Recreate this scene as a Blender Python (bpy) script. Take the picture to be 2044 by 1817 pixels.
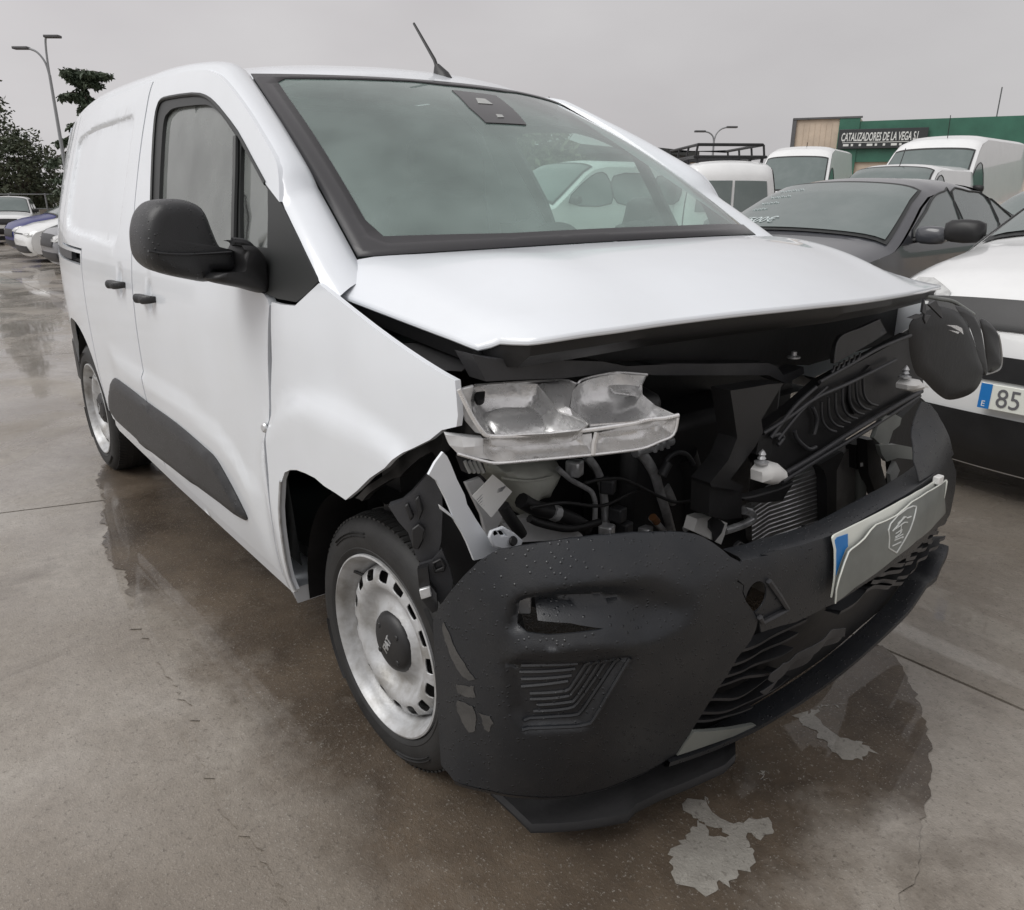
import bpy, bmesh, math, random
import numpy as np
from mathutils import Vector, Matrix
from mathutils.geometry import delaunay_2d_cdt
R = math.radians
sc = bpy.context.scene
for o in list(bpy.data.objects): bpy.data.objects.remove(o)
COL = sc.collection
rng = random.Random(7)

# ------------------------------------------------------------------ camera
CPOS = np.array([1.4536, -1.6503, 1.3502]); YAW, PIT, ROLL = R(140.579), R(18.766), R(.256)
FPX, CX, CY = 1550., 1022., 908.5            # focal length and centre in 2044-wide pixels
def _basis():
    cy, sy, cp, sp = math.cos(YAW), math.sin(YAW), math.cos(PIT), math.sin(PIT)
    f = np.array([cy*cp, sy*cp, -sp]); r = np.array([sy, -cy, 0.]); u = np.cross(r, f)
    c, s = math.cos(ROLL), math.sin(ROLL)
    return c*r+s*u, -s*r+c*u, f
CR, CU, CF = _basis()
cam = bpy.data.cameras.new('camera'); camo = bpy.data.objects.new('camera', cam); COL.objects.link(camo)
cam.sensor_fit = 'HORIZONTAL'; cam.sensor_width = 36; cam.lens = 36*FPX/2044; cam.clip_start = .05; cam.clip_end = 2000
M = Matrix(((CR[0], CU[0], -CF[0], CPOS[0]), (CR[1], CU[1], -CF[1], CPOS[1]), (CR[2], CU[2], -CF[2], CPOS[2]), (0, 0, 0, 1)))
camo.matrix_world = M; sc.camera = camo

# ------------------------------------------------------------------ sky, sun, exposure (rainy, overcast)
world = bpy.data.worlds.new('World'); sc.world = world; world.use_nodes = True
nt = world.node_tree; nt.nodes.clear()
SUN_EL, SUN_AZ = R(48), R(250)
sky = nt.nodes.new('ShaderNodeTexSky'); sky.sky_type = 'NISHITA'; sky.sun_disc = False
sky.sun_elevation = SUN_EL; sky.sun_rotation = R(90)-SUN_AZ; sky.air_density = 1.; sky.dust_density = 4.; sky.altitude = 100
hs = nt.nodes.new('ShaderNodeHueSaturation'); hs.inputs['Saturation'].default_value = .12; hs.inputs['Value'].default_value = .9
nt.links.new(sky.outputs[0], hs.inputs['Color'])
# grey cloud deck, soft large-scale variation
tc = nt.nodes.new('ShaderNodeTexCoord'); mp = nt.nodes.new('ShaderNodeMapping'); mp.inputs['Scale'].default_value = (1.3, 1.3, 3.2)
nz = nt.nodes.new('ShaderNodeTexNoise'); nz.inputs['Scale'].default_value = 1.1; nz.inputs['Detail'].default_value = 5; nz.inputs['Roughness'].default_value = .5
cr = nt.nodes.new('ShaderNodeValToRGB'); cr.color_ramp.elements[0].position = .3; cr.color_ramp.elements[1].position = .72
cr.color_ramp.elements[0].color = (6.6, 6.3, 6.45, 1); cr.color_ramp.elements[1].color = (9.0, 8.85, 8.9, 1)
nt.links.new(tc.outputs['Generated'], mp.inputs['Vector']); nt.links.new(mp.outputs[0], nz.inputs['Vector']); nt.links.new(nz.outputs[0], cr.inputs[0])
mx = nt.nodes.new('ShaderNodeMixRGB'); mx.inputs[0].default_value = .86
nt.links.new(hs.outputs[0], mx.inputs[1]); nt.links.new(cr.outputs[0], mx.inputs[2])
# the deck is brighter towards the hidden sun
dt = nt.nodes.new('ShaderNodeVectorMath'); dt.operation = 'DOT_PRODUCT'; nt.links.new(tc.outputs['Generated'], dt.inputs[0])
dt.inputs[1].default_value = (math.cos(SUN_AZ)*math.cos(SUN_EL), math.sin(SUN_AZ)*math.cos(SUN_EL), math.sin(SUN_EL))
gr_ = nt.nodes.new('ShaderNodeMapRange'); gr_.inputs[1].default_value = -.8; gr_.inputs[2].default_value = .9; gr_.inputs[3].default_value = .74; gr_.inputs[4].default_value = 1.32; nt.links.new(dt.outputs['Value'], gr_.inputs[0])
sm = nt.nodes.new('ShaderNodeVectorMath'); sm.operation = 'SCALE'; nt.links.new(mx.outputs[0], sm.inputs[0]); nt.links.new(gr_.outputs[0], sm.inputs['Scale'])
bg = nt.nodes.new('ShaderNodeBackground'); bg.inputs['Strength'].default_value = .078
out = nt.nodes.new('ShaderNodeOutputWorld')
nt.links.new(sm.outputs[0], bg.inputs['Color']); nt.links.new(bg.outputs[0], out.inputs['Surface'])
sun = bpy.data.lights.new('sun', 'SUN'); sun.energy = 1.5; sun.angle = R(40); sun.color = (1, .985, .96)
suno = bpy.data.objects.new('sun', sun); COL.objects.link(suno)
sd = Vector((math.cos(SUN_AZ)*math.cos(SUN_EL), math.sin(SUN_AZ)*math.cos(SUN_EL), math.sin(SUN_EL)))
suno.rotation_euler = sd.to_track_quat('Z', 'Y').to_euler(); suno.location = sd*30
vs = sc.view_settings; vs.view_transform = 'Standard'; vs.look = 'None'; vs.exposure = .10; vs.gamma = 1; vs.use_curve_mapping = False
sc.render.engine = 'CYCLES'; sc.cycles.max_bounces = 8; sc.cycles.transparent_max_bounces = 16
sc.cycles.use_denoising = True; sc.cycles.caustics_reflective = False; sc.cycles.caustics_refractive = False

# ------------------------------------------------------------------ pixel -> place
def ray(u, v): return CF+(u-CX)/FPX*CR-(v-CY)/FPX*CU
def on(p, ax, val):
    d = ray(*p); i = 'xyz'.index(ax); t = (val-CPOS[i])/d[i]; return CPOS+t*d
def dep(p, D): return CPOS+D*ray(*p)
def pj(X):
    d = np.asarray(X, float)-CPOS; k = d@CF
    return np.stack([CX+FPX*(d@CR)/k, CY-FPX*(d@CU)/k], -1)
ZS = dict(A=(900,600,2.92), B=(1400,550,2.5614), C=(850,1100,2.555), D=(1400,200,2.5614), E=(0,50,3.3025), F=(100,100,3.0277), G=(500,100,1.7774),
          H=(600,900,2.138), I=(100,550,2.2708), J=(1300,1250,2.2762), K=(1900,450,3.634), L=(0,350,7.268), M=(1700,1000,4.5425))
def z(k, *pts):
    a, b, s = ZS[k]; return [((a+x/s)/1.0754, (b+y/s)/1.0754) for x, y in pts]

# ------------------------------------------------------------------ small maths
def pchip(xs, ys):
    xs = np.array(xs, float); ys = np.array(ys, float); h = np.diff(xs); d = np.diff(ys)/h
    m = np.zeros_like(xs); m[0] = d[0]; m[-1] = d[-1]
    for i in range(1, len(xs)-1): m[i] = 0 if d[i-1]*d[i] <= 0 else 2/(1/d[i-1]+1/d[i])
    def f(x):
        x = np.clip(np.asarray(x, float), xs[0], xs[-1]); i = np.clip(np.searchsorted(xs, x)-1, 0, len(xs)-2); t = (x-xs[i])/h[i]
        return (2*t**3-3*t**2+1)*ys[i]+(t**3-2*t**2+t)*h[i]*m[i]+(-2*t**3+3*t**2)*ys[i+1]+(t**3-t**2)*h[i]*m[i+1]
    return f
def sstep(a, b, x):
    t = np.clip((np.asarray(x, float)-a)/(b-a), 0, 1); return t*t*(3-2*t)
def crom(pts, n=6, closed=False):
    """Catmull-Rom through the points"""
    P = [np.asarray(p, float) for p in pts]; N = len(P); out = []
    seg = N if closed else N-1
    for i in range(seg):
        if closed: a, b, c, d = P[i-1], P[i], P[(i+1) % N], P[(i+2) % N]
        else: a, b, c, d = P[max(i-1, 0)], P[i], P[i+1], P[min(i+2, N-1)]
        for k in range(n):
            t = k/n; out.append(.5*(2*b+(c-a)*t+(2*a-5*b+4*c-d)*t*t+(3*b-a-3*c+d)*t**3))
    if not closed: out.append(P[-1])
    return np.array(out)
def resample(pts, step, closed=False):
    P = np.asarray(pts, float)
    if closed: P = np.vstack([P, P[:1]])
    L = np.r_[0, np.cumsum(np.linalg.norm(np.diff(P, axis=0), axis=1))]
    n = max(2, int(round(L[-1]/step))+1); s = np.linspace(0, L[-1], n)
    Q = np.stack([np.interp(s, L, P[:, i]) for i in range(P.shape[1])], 1)
    return Q[:-1] if closed else Q
def dens(pts, step, closed=True):
    """keep the corners, add points between them"""
    P = np.asarray(pts, float); out = []; N = len(P)
    for i in range(N if closed else N-1):
        a, b = P[i], P[(i+1) % N]; n = max(1, int(np.linalg.norm(b-a)/step))
        for k in range(n): out.append(a+(b-a)*k/n)
    if not closed: out.append(P[-1])
    return np.array(out)
def inside(poly, pts):
    poly = np.asarray(poly); pts = np.atleast_2d(pts); x, y = pts[:, 0], pts[:, 1]; r = np.zeros(len(pts), bool)
    j = len(poly)-1
    for i in range(len(poly)):
        xi, yi = poly[i]; xj, yj = poly[j]
        c = ((yi > y) != (yj > y)) & (x < (xj-xi)*(y-yi)/(yj-yi+1e-15)+xi); r ^= c; j = i
    return r
def pdist(line, pts, closed=False):
    P = np.asarray(line, float); pts = np.atleast_2d(pts)
    if closed: P = np.vstack([P, P[:1]])
    best = np.full(len(pts), 1e9)
    for a, b in zip(P[:-1], P[1:]):
        d = b-a; L2 = d@d+1e-15; t = np.clip(((pts-a)@d)/L2, 0, 1); q = a+t[:, None]*d
        best = np.minimum(best, np.linalg.norm(pts-q, axis=1))
    return best
def sdist(poly, pts):
    """>0 inside"""
    d = pdist(poly, pts, True); return np.where(inside(poly, pts), d, -d)

# ------------------------------------------------------------------ mesh builders
def tag(o, label, cat, group=None, kind=None):
    if label: o['label'] = label
    if cat: o['category'] = cat
    if group: o['group'] = group
    if kind: o['kind'] = kind
    return o
def empty(name, loc=(0, 0, 0), rz=0):
    o = bpy.data.objects.new(name, None); COL.objects.link(o); o.location = loc; o.rotation_euler = (0, 0, rz); o.empty_display_size = .1
    return o
def obj(name, V, F, mat, parent=None, smooth=True, sharp=38, bevel=0, seg=2):
    me = bpy.data.meshes.new(name); me.from_pydata([tuple(map(float, v)) for v in V], [], [tuple(int(i) for i in f) for f in F]); me.update()
    bm = bmesh.new(); bm.from_mesh(me); bmesh.ops.remove_doubles(bm, verts=bm.verts, dist=1e-5); bmesh.ops.recalc_face_normals(bm, faces=bm.faces); bm.to_mesh(me); bm.free()
    return fin(name, me, mat, parent, smooth, sharp, bevel, seg)
def fin(name, me, mat, parent=None, smooth=True, sharp=38, bevel=0, seg=2):
    if smooth:
        me.polygons.foreach_set('use_smooth', [True]*len(me.polygons))
        if sharp < 180: me.set_sharp_from_angle(angle=R(sharp))
    if mat: me.materials.append(mat)
    o = bpy.data.objects.new(name, me); COL.objects.link(o)
    if parent: o.parent = parent
    if bevel:
        m = o.modifiers.new('bevel', 'BEVEL'); m.width = bevel; m.segments = seg; m.limit_method = 'ANGLE'; m.angle_limit = R(42); m.harden_normals = False
    return o
class MB:
    """collects shapes into one mesh"""
    def __init__(s): s.V = []; s.F = []
    def add(s, V, F):
        n = len(s.V); s.V += [tuple(map(float, v)) for v in V]; s.F += [tuple(i+n for i in f) for f in F]; return s
    def box(s, lo, hi, M=None):
        a, b = lo, hi
        V = [(x, y, zz) for x in (a[0], b[0]) for y in (a[1], b[1]) for zz in (a[2], b[2])]
        if M is not None: V = [tuple(M @ Vector(v)) for v in V]
        return s.add(V, [(0, 1, 3, 2), (4, 6, 7, 5), (0, 4, 5, 1), (2, 3, 7, 6), (0, 2, 6, 4), (1, 5, 7, 3)])
    def tube(s, pts, r, n=8, cap=True, flat=1.0):
        P = [np.asarray(p, float) for p in pts]; N = len(P); rr = r if hasattr(r, '__len__') else [r]*N
        T = [P[min(i+1, N-1)]-P[max(i-1, 0)] for i in range(N)]; T = [t/(np.linalg.norm(t)+1e-12) for t in T]
        up = np.array([0, 0, 1.]) if abs(T[0][2]) < .9 else np.array([1., 0, 0])
        a = np.cross(T[0], up); a /= np.linalg.norm(a); V = []; F = []
        for i in range(N):
            a = a-T[i]*(a@T[i]); a /= np.linalg.norm(a)+1e-12; b = np.cross(T[i], a)
            for k in range(n):
                w = 2*math.pi*k/n; V.append(P[i]+rr[i]*(math.cos(w)*a+flat*math.sin(w)*b))
        for i in range(N-1):
            for k in range(n): F.append((i*n+k, i*n+(k+1) % n, (i+1)*n+(k+1) % n, (i+1)*n+k))
        if cap: F.append(tuple(range(n))[::-1]); F.append(tuple((N-1)*n+k for k in range(n)))
        return s.add(V, F)
    def grid(s, rows, closed=False):
        rows = [list(r) for r in rows]; n = len(rows[0]); V = [p for r in rows for p in r]; F = []
        for i in range(len(rows)-1):
            for k in range(n if closed else n-1): F.append((i*n+k, i*n+(k+1) % n, (i+1)*n+(k+1) % n, (i+1)*n+k))
        return s.add(V, F)
    def lathe(s, prof, c, ax, n=48, a0=0, a1=2*math.pi):
        """profile [(r, t)] turned about axis through c"""
        ax = np.asarray(ax, float); ax /= np.linalg.norm(ax); e = np.cross(ax, [0, 0, 1.]); 
        if np.linalg.norm(e) < .1: e = np.cross(ax, [1., 0, 0])
        e /= np.linalg.norm(e); g = np.cross(ax, e); full = abs(a1-a0-2*math.pi) < 1e-6
        rows = []
        for k in range(n if full else n+1):
            w = a0+(a1-a0)*k/n; d = math.cos(w)*e+math.sin(w)*g
            rows.append([np.asarray(c)+r*d+t*ax for r, t in prof])
        if full: rows.append(rows[0])
        return s.grid(rows)
    def prism(s, poly, off):
        """3D polygon extruded by a vector"""
        P = [np.asarray(p, float) for p in poly]; n = len(P); off = np.asarray(off, float)
        V = P+[p+off for p in P]
        return s.add(V, [tuple(range(n))[::-1], tuple(range(n, 2*n))]+[(i, (i+1) % n, n+(i+1) % n, n+i) for i in range(n)])
    def build(s, name, mat, parent=None, smooth=True, sharp=38, bevel=0, seg=2):
        return obj(name, s.V, s.F, mat, parent, smooth, sharp, bevel, seg)
def cdt(poly, step, holes=(), extra=()):
    poly = np.asarray(poly, float)
    V = [tuple(p) for p in poly]; E = [(i, (i+1) % len(poly)) for i in range(len(poly))]
    for h in holes:
        h = np.asarray(h, float); n = len(V); V += [tuple(p) for p in h]; E += [(n+i, n+(i+1) % len(h)) for i in range(len(h))]
    lo, hi = poly.min(0), poly.max(0)
    gx, gy = np.meshgrid(np.arange(lo[0]+step/2, hi[0], step), np.arange(lo[1]+step/2, hi[1], step)); G = np.stack([gx.ravel(), gy.ravel()], 1)
    if len(G):
        ok = sdist(poly, G) > step*.45
        for h in holes: ok &= sdist(h, G) < -step*.45
        V += [tuple(p) for p in G[ok]]
    V += [tuple(p) for p in extra]
    r = delaunay_2d_cdt([Vector(v) for v in V], E, [], 0, 1e-7)
    vo = np.array([tuple(v) for v in r[0]]); T = np.array([f for f in r[2]]); c = vo[T].mean(1)
    ok = inside(poly, c)
    for h in holes: ok &= ~inside(h, c)
    return vo, T[ok]
def shell(name, vo, T, f, thick, mat, parent=None, bevel=.003, sharp=38, seg=2):
    """2D triangulation mapped by f(pts)->xyz; thick: a vector or function giving the inner face"""
    P = np.asarray(f(vo), float)
    if thick is None: return obj(name, P, [tuple(t) for t in T], mat, parent, True, 180)
    Q = P+np.asarray(thick(vo) if callable(thick) else thick, float)
    n = len(P); cnt = {}
    for t in T:
        for a, b in ((t[0], t[1]), (t[1], t[2]), (t[2], t[0])): cnt[(a, b)] = 1
    rim = [(a, b) for a, b in cnt if (b, a) not in cnt]
    F = [tuple(t) for t in T]+[(t[2]+n, t[1]+n, t[0]+n) for t in T]+[(b, a, a+n, b+n) for a, b in rim]
    return obj(name, np.vstack([P, Q]), F, mat, parent, True, sharp, bevel, seg)
def ico(c, r, s=(1, 1, 1)):
    bm = bmesh.new(); bmesh.ops.create_icosphere(bm, subdivisions=2, radius=1)
    V = [(c[0]+v.co.x*r*s[0], c[1]+v.co.y*r*s[1], c[2]+v.co.z*r*s[2]) for v in bm.verts]; F = [tuple(v.index for v in f.verts) for f in bm.faces]; bm.free(); return V, F
def text(name, body, size, M4, mat, parent=None, depth=.002, shear=0, bold=0, align='LEFT', sx=1):
    cu = bpy.data.curves.new(name, 'FONT'); cu.body = body; cu.size = size; cu.extrude = depth; cu.shear = shear; cu.offset = bold; cu.align_x = align; cu.resolution_u = 3
    t = bpy.data.objects.new(name, cu); COL.objects.link(t)
    dg = bpy.context.evaluated_depsgraph_get(); me = bpy.data.meshes.new_from_object(t.evaluated_get(dg)); bpy.data.objects.remove(t)
    me.transform(M4 @ Matrix.Diagonal((sx, 1, 1, 1))); me.materials.clear()
    return fin(name, me, mat, parent, False)
def frame4(o, ex, ey):
    ex = Vector(ex).normalized(); ey = Vector(ey); ey = (ey-ex*ey.dot(ex)).normalized(); ez = ex.cross(ey)
    return Matrix(((ex.x, ey.x, ez.x, o[0]), (ex.y, ey.y, ez.y, o[1]), (ex.z, ey.z, ez.z, o[2]), (0, 0, 0, 1)))
def copy_tree(o, parent=None):
    c = o.copy(); COL.objects.link(c); c.parent = parent
    for ch in list(o.children): copy_tree(ch, c)
    return c

# ------------------------------------------------------------------ materials
MATS = {}
def mat(name, col, rough=.5, metal=0, coat=0, var=0, vscale=4, bump=0, bscale=200, drops=0, dscale=90, spec=.5, rvar=0, dirt=None):
    m = bpy.data.materials.new(name); m.use_nodes = True; nt = m.node_tree; b = nt.nodes['Principled BSDF']; L = nt.links.new
    b.inputs['Roughness'].default_value = rough; b.inputs['Metallic'].default_value = metal; b.inputs['Coat Weight'].default_value = coat
    b.inputs['Coat Roughness'].default_value = .04; b.inputs['Specular IOR Level'].default_value = spec
    b.inputs['Base Color'].default_value = (*col, 1)
    tc = nt.nodes.new('ShaderNodeTexCoord')
    if var or rvar:
        n = nt.nodes.new('ShaderNodeTexNoise'); n.inputs['Scale'].default_value = vscale; n.inputs['Detail'].default_value = 6; n.inputs['Roughness'].default_value = .6
        L(tc.outputs['Object'], n.inputs['Vector'])
        if var:
            r = nt.nodes.new('ShaderNodeMixRGB'); c2 = dirt or tuple(c*(1-var) for c in col)
            r.inputs[1].default_value = (*col, 1); r.inputs[2].default_value = (*c2, 1)
            k = nt.nodes.new('ShaderNodeMapRange'); k.inputs[1].default_value = .42; k.inputs[2].default_value = .68; k.inputs[3].default_value = 0; k.inputs[4].default_value = 1 if not dirt else var
            L(n.outputs[0], k.inputs[0]); L(k.outputs[0], r.inputs[0]); L(r.outputs[0], b.inputs['Base Color'])
        if rvar:
            k = nt.nodes.new('ShaderNodeMapRange'); k.inputs[1].default_value = .35; k.inputs[2].default_value = .65; k.inputs[3].default_value = max(.02, rough-rvar); k.inputs[4].default_value = rough+rvar
            L(n.outputs[0], k.inputs[0]); L(k.outputs[0], b.inputs['Roughness'])
    h = None
    if bump:
        n = nt.nodes.new('ShaderNodeTexNoise'); n.inputs['Scale'].default_value = bscale; n.inputs['Detail'].default_value = 3; L(tc.outputs['Object'], n.inputs['Vector'])
        bp = nt.nodes.new('ShaderNodeBump'); bp.inputs['Strength'].default_value = bump; bp.inputs['Distance'].default_value = .002; L(n.outputs[0], bp.inputs['Height']); h = bp
    if drops:      # rain beads standing on the surface
        v = nt.nodes.new('ShaderNodeTexVoronoi'); v.inputs['Scale'].default_value = dscale; L(tc.outputs['Object'], v.inputs['Vector'])
        sp = nt.nodes.new('ShaderNodeSeparateColor'); L(v.outputs['Color'], sp.inputs[0])
        k = nt.nodes.new('ShaderNodeMapRange'); k.inputs[1].default_value = .36; k.inputs[2].default_value = .1; L(v.outputs['Distance'], k.inputs[0])
        g = nt.nodes.new('ShaderNodeMath'); g.operation = 'GREATER_THAN'; g.inputs[1].default_value = 1-drops; L(sp.outputs[0], g.inputs[0])
        mu = nt.nodes.new('ShaderNodeMath'); mu.operation = 'MULTIPLY'; L(k.outputs[0], mu.inputs[0]); L(g.outputs[0], mu.inputs[1])
        bp = nt.nodes.new('ShaderNodeBump'); bp.inputs['Strength'].default_value = .6; bp.inputs['Distance'].default_value = .0022; L(mu.outputs[0], bp.inputs['Height'])
        if h: L(h.outputs[0], bp.inputs['Normal'])
        h = bp
        k2 = nt.nodes.new('ShaderNodeMapRange'); k2.inputs[3].default_value = rough; k2.inputs[4].default_value = .06; L(mu.outputs[0], k2.inputs[0])
        if not rvar: L(k2.outputs[0], b.inputs['Roughness'])
    if h: L(h.outputs[0], b.inputs['Normal'])
    MATS[name] = m; return m
def glass(name, tint, haze, hazecol=(.75, .8, .78), rough=.02):
    """thin pane: tinted see-through, mirror at grazing angles, diffuse haze colour for fine rain and mirrored sky"""
    m = bpy.data.materials.new(name); m.use_nodes = True; nt = m.node_tree; nt.nodes.clear(); L = nt.links.new
    o = nt.nodes.new('ShaderNodeOutputMaterial'); t = nt.nodes.new('ShaderNodeBsdfTransparent'); t.inputs[0].default_value = (*tint, 1)
    d = nt.nodes.new('ShaderNodeBsdfDiffuse'); d.inputs[0].default_value = (*hazecol, 1)
    g = nt.nodes.new('ShaderNodeBsdfGlossy'); g.inputs['Roughness'].default_value = rough
    fr = nt.nodes.new('ShaderNodeFresnel'); fr.inputs[0].default_value = 1.5
    ge = nt.nodes.new('ShaderNodeNewGeometry'); ir = nt.nodes.new('ShaderNodeMapRange'); ir.inputs[3].default_value = 1.5; ir.inputs[4].default_value = 1/1.5; L(ge.outputs['Backfacing'], ir.inputs[0]); L(ir.outputs[0], fr.inputs[0])
    tc = nt.nodes.new('ShaderNodeTexCoord'); n = nt.nodes.new('ShaderNodeTexNoise'); n.inputs['Scale'].default_value = 3; n.inputs['Detail'].default_value = 7; L(tc.outputs['Object'], n.inputs['Vector'])
    k = nt.nodes.new('ShaderNodeMapRange'); k.inputs[1].default_value = .3; k.inputs[2].default_value = .7; k.inputs[3].default_value = haze*.7; k.inputs[4].default_value = haze*1.3; L(n.outputs[0], k.inputs[0])
    a = nt.nodes.new('ShaderNodeMixShader'); L(k.outputs[0], a.inputs[0]); L(t.outputs[0], a.inputs[1]); L(d.outputs[0], a.inputs[2])
    b = nt.nodes.new('ShaderNodeMixShader'); L(fr.outputs[0], b.inputs[0]); L(a.outputs[0], b.inputs[1]); L(g.outputs[0], b.inputs[2]); L(b.outputs[0], o.inputs[0])
    MATS[name] = m; return m
white = mat('white_paint', (.765, .80, .84), .3, coat=.7, var=.5, vscale=2.2, dirt=(.70, .728, .752))
whitein = mat('white_primer', (.72, .73, .74), .45, var=.6, vscale=9, dirt=(.5, .5, .49))
plast = mat('black_textured_plastic', (.024, .025, .027), .42, bump=.25, bscale=500, drops=.35, dscale=120, var=.3, vscale=8)
plastd = mat('black_plastic', (.016, .016, .017), .45, bump=.15, bscale=300, var=.4, vscale=7)
plastg = mat('grey_plastic', (.045, .046, .05), .42, bump=.15, bscale=400, var=.4, vscale=9)
bumperm = mat('scuffed_bumper_plastic', (.0145, .0165, .020), .40, bump=.25, bscale=420, drops=.3, dscale=125, var=.5, vscale=9, dirt=(.032, .032, .033))
frit = mat('black_frit', (.04, .039, .042), .3, spec=.4)
rubber = mat('tyre_rubber', (.019, .019, .019), .62, bump=.3, bscale=160, var=.5, vscale=14)
rubsh = mat('black_rubber_seal', (.022, .024, .024), .5)
steelw = mat('silver_wheel_paint', (.52, .53, .54), .40, metal=.3, var=.85, vscale=13, dirt=(.24, .23, .21), bump=.2, bscale=150)
chrome = mat('chrome_reflector', (.88, .88, .88), .24, metal=.55, bump=.25, bscale=170, rvar=.12, vscale=26, var=.5, dirt=(.62, .62, .61))
alu = mat('cast_aluminium', (.62, .63, .64), .30, metal=.5, bump=.3, bscale=90, var=.5, vscale=20)
radm = mat('radiator_fins', (.34, .33, .32), .5, metal=.6, bump=.5, bscale=400, var=.4, vscale=12)
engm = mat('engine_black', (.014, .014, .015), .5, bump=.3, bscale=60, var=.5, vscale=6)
tank = mat('milky_plastic_tank', (.50, .51, .46), .38, var=.5, vscale=8, dirt=(.3, .31, .27))
papr = mat('paper_tag', (.78, .78, .76), .7)
ink = mat('print_ink', (.12, .12, .13), .7)
blue = mat('blue_clip', (.03, .36, .62), .4)
eublue = mat('plate_blue', (.02, .18, .5), .35)
platew = mat('plate_white', (.74, .76, .70), .35)
plategr = mat('plate_grey', (.23, .245, .23), .4, var=.3, vscale=5)
logo = mat('emblem_print', (.62, .64, .62), .5)
dark = mat('interior_black', (.025, .027, .027), .7, var=.3)
dgrey = mat('interior_grey', (.10, .105, .105), .7, var=.3)
lgrey = mat('interior_light_grey', (.42, .43, .42), .75, var=.2)
wsglass = glass('windscreen_glass', (.70, .88, .82), .30, (.52, .66, .62))  # haze tint raised for sky reflection as well as rain
sdglass = glass('door_glass', (.50, .60, .56), .34, (.60, .64, .62))  # strong haze puts mirrored sky into the pane colour, beside the rain film
clglass = glass('clear_door_glass', (.80, .9, .86), .07, (.6, .66, .64))
orange = mat('orange_clip', (.22, .10, .04), .5)
# ================================================================== ground: wet concrete yard
def gz(x): return -.021*np.clip(-2.3-np.asarray(x, float), 0, None)
def concrete(name, use_attr=False, lightpatch=False):
    m = bpy.data.materials.new(name); m.use_nodes = True; nt = m.node_tree; b = nt.nodes['Principled BSDF']; L = nt.links.new; N = nt.nodes.new
    g = N('ShaderNodeNewGeometry'); pos = g.outputs['Position']
    def noise(scale, det=6, rough=.6, dist=0):
        n = N('ShaderNodeTexNoise'); n.inputs['Scale'].default_value = scale; n.inputs['Detail'].default_value = det; n.inputs['Roughness'].default_value = rough; n.inputs['Distortion'].default_value = dist
        L(pos, n.inputs['Vector']); return n.outputs[0]
    def rng_(src, a, b_, c=0, d=1):
        k = N('ShaderNodeMapRange'); k.inputs[1].default_value = a; k.inputs[2].default_value = b_; k.inputs[3].default_value = c; k.inputs[4].default_value = d; L(src, k.inputs[0]); return k.outputs[0]
    def mix(f, a, c):
        k = N('ShaderNodeMixRGB'); 
        (L(f, k.inputs[0]) if not isinstance(f, float) else setattr(k.inputs[0], 'default_value', f))
        for s, i in ((a, 1), (c, 2)):
            if isinstance(s, tuple): k.inputs[i].default_value = (*s, 1)
            else: L(s, k.inputs[i])
        return k.outputs[0]
    big = noise(.55, 5, .55, .4); mid = noise(2.6, 7, .62); fine = noise(26, 5, .7); grit = noise(160, 3, .7)
    pale = mix(rng_(mid, .36, .66), (.385, .352, .308), (.285, .252, .212))
    pale = mix(rng_(big, .42, .62), pale, (.235, .204, .168))
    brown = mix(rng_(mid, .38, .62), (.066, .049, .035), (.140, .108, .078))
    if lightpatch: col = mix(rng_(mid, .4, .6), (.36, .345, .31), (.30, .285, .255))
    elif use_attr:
        at = N('ShaderNodeAttribute'); at.attribute_name = 'browning'
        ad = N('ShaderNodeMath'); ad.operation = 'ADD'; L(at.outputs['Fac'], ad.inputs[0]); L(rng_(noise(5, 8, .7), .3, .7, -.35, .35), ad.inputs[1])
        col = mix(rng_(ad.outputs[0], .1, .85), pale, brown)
    else: col = pale
    col = mix(rng_(fine, .3, .75, 0, .35), col, (.09, .078, .064))
    sp = rng_(grit, .60, .70, 0, .6); col = mix(sp, col, (.42, .40, .36)); dk = rng_(noise(75, 4, .7), .56, .68, 0, .5); col = mix(dk, col, (.07, .058, .046)); st = rng_(noise(1.4, 8, .7, 1.2), .55, .70, 0, .55); col = mix(st, col, (.115, .095, .075))
    L(col, b.inputs['Base Color'])
    # standing film of water: patchy sheen
    wet = noise(.9, 6, .6, .6); L(rng_(wet, .42, .62, .12, .46), b.inputs['Roughness']); b.inputs['IOR'].default_value = 1.36
    cw = rng_(wet, .36, .60, .9, .22); L(cw, b.inputs['Coat Weight']); b.inputs['Coat Roughness'].default_value = .035; b.inputs['Coat IOR'].default_value = 1.33
    bp = N('ShaderNodeBump'); bp.inputs['Strength'].default_value = .6; bp.inputs['Distance'].default_value = .004
    ad = N('ShaderNodeMath'); ad.operation = 'ADD'; L(fine, ad.inputs[0]); L(grit, ad.inputs[1]); L(ad.outputs[0], bp.inputs['Height']); L(bp.outputs[0], b.inputs['Normal'])
    return m
concm = concrete('wet_concrete'); brownm = concrete('brown_concrete', True); patchm = concrete('pale_concrete', False, True)
jointm = mat('joint_dirt', (.05, .042, .034), .6, var=.5, vscale=12)
# base sheet to the horizon
xs = np.r_[-900, -400, -200, -120, -80, np.arange(-60, 30, 5), 60, 120, 300, 900.]; ys = np.r_[-900, -300, -100, -50, np.arange(-30, 80, 10.), 120, 300, 900]
ground = MB().grid([[(x, y, (gz(max(x, -60)) if x > -60 else gz(-60))-.03) for y in ys] for x in xs]).build('ground', concm, None, False)
tag(ground, 'wet brown-grey concrete yard around the crashed van', 'ground', kind='structure')
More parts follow.
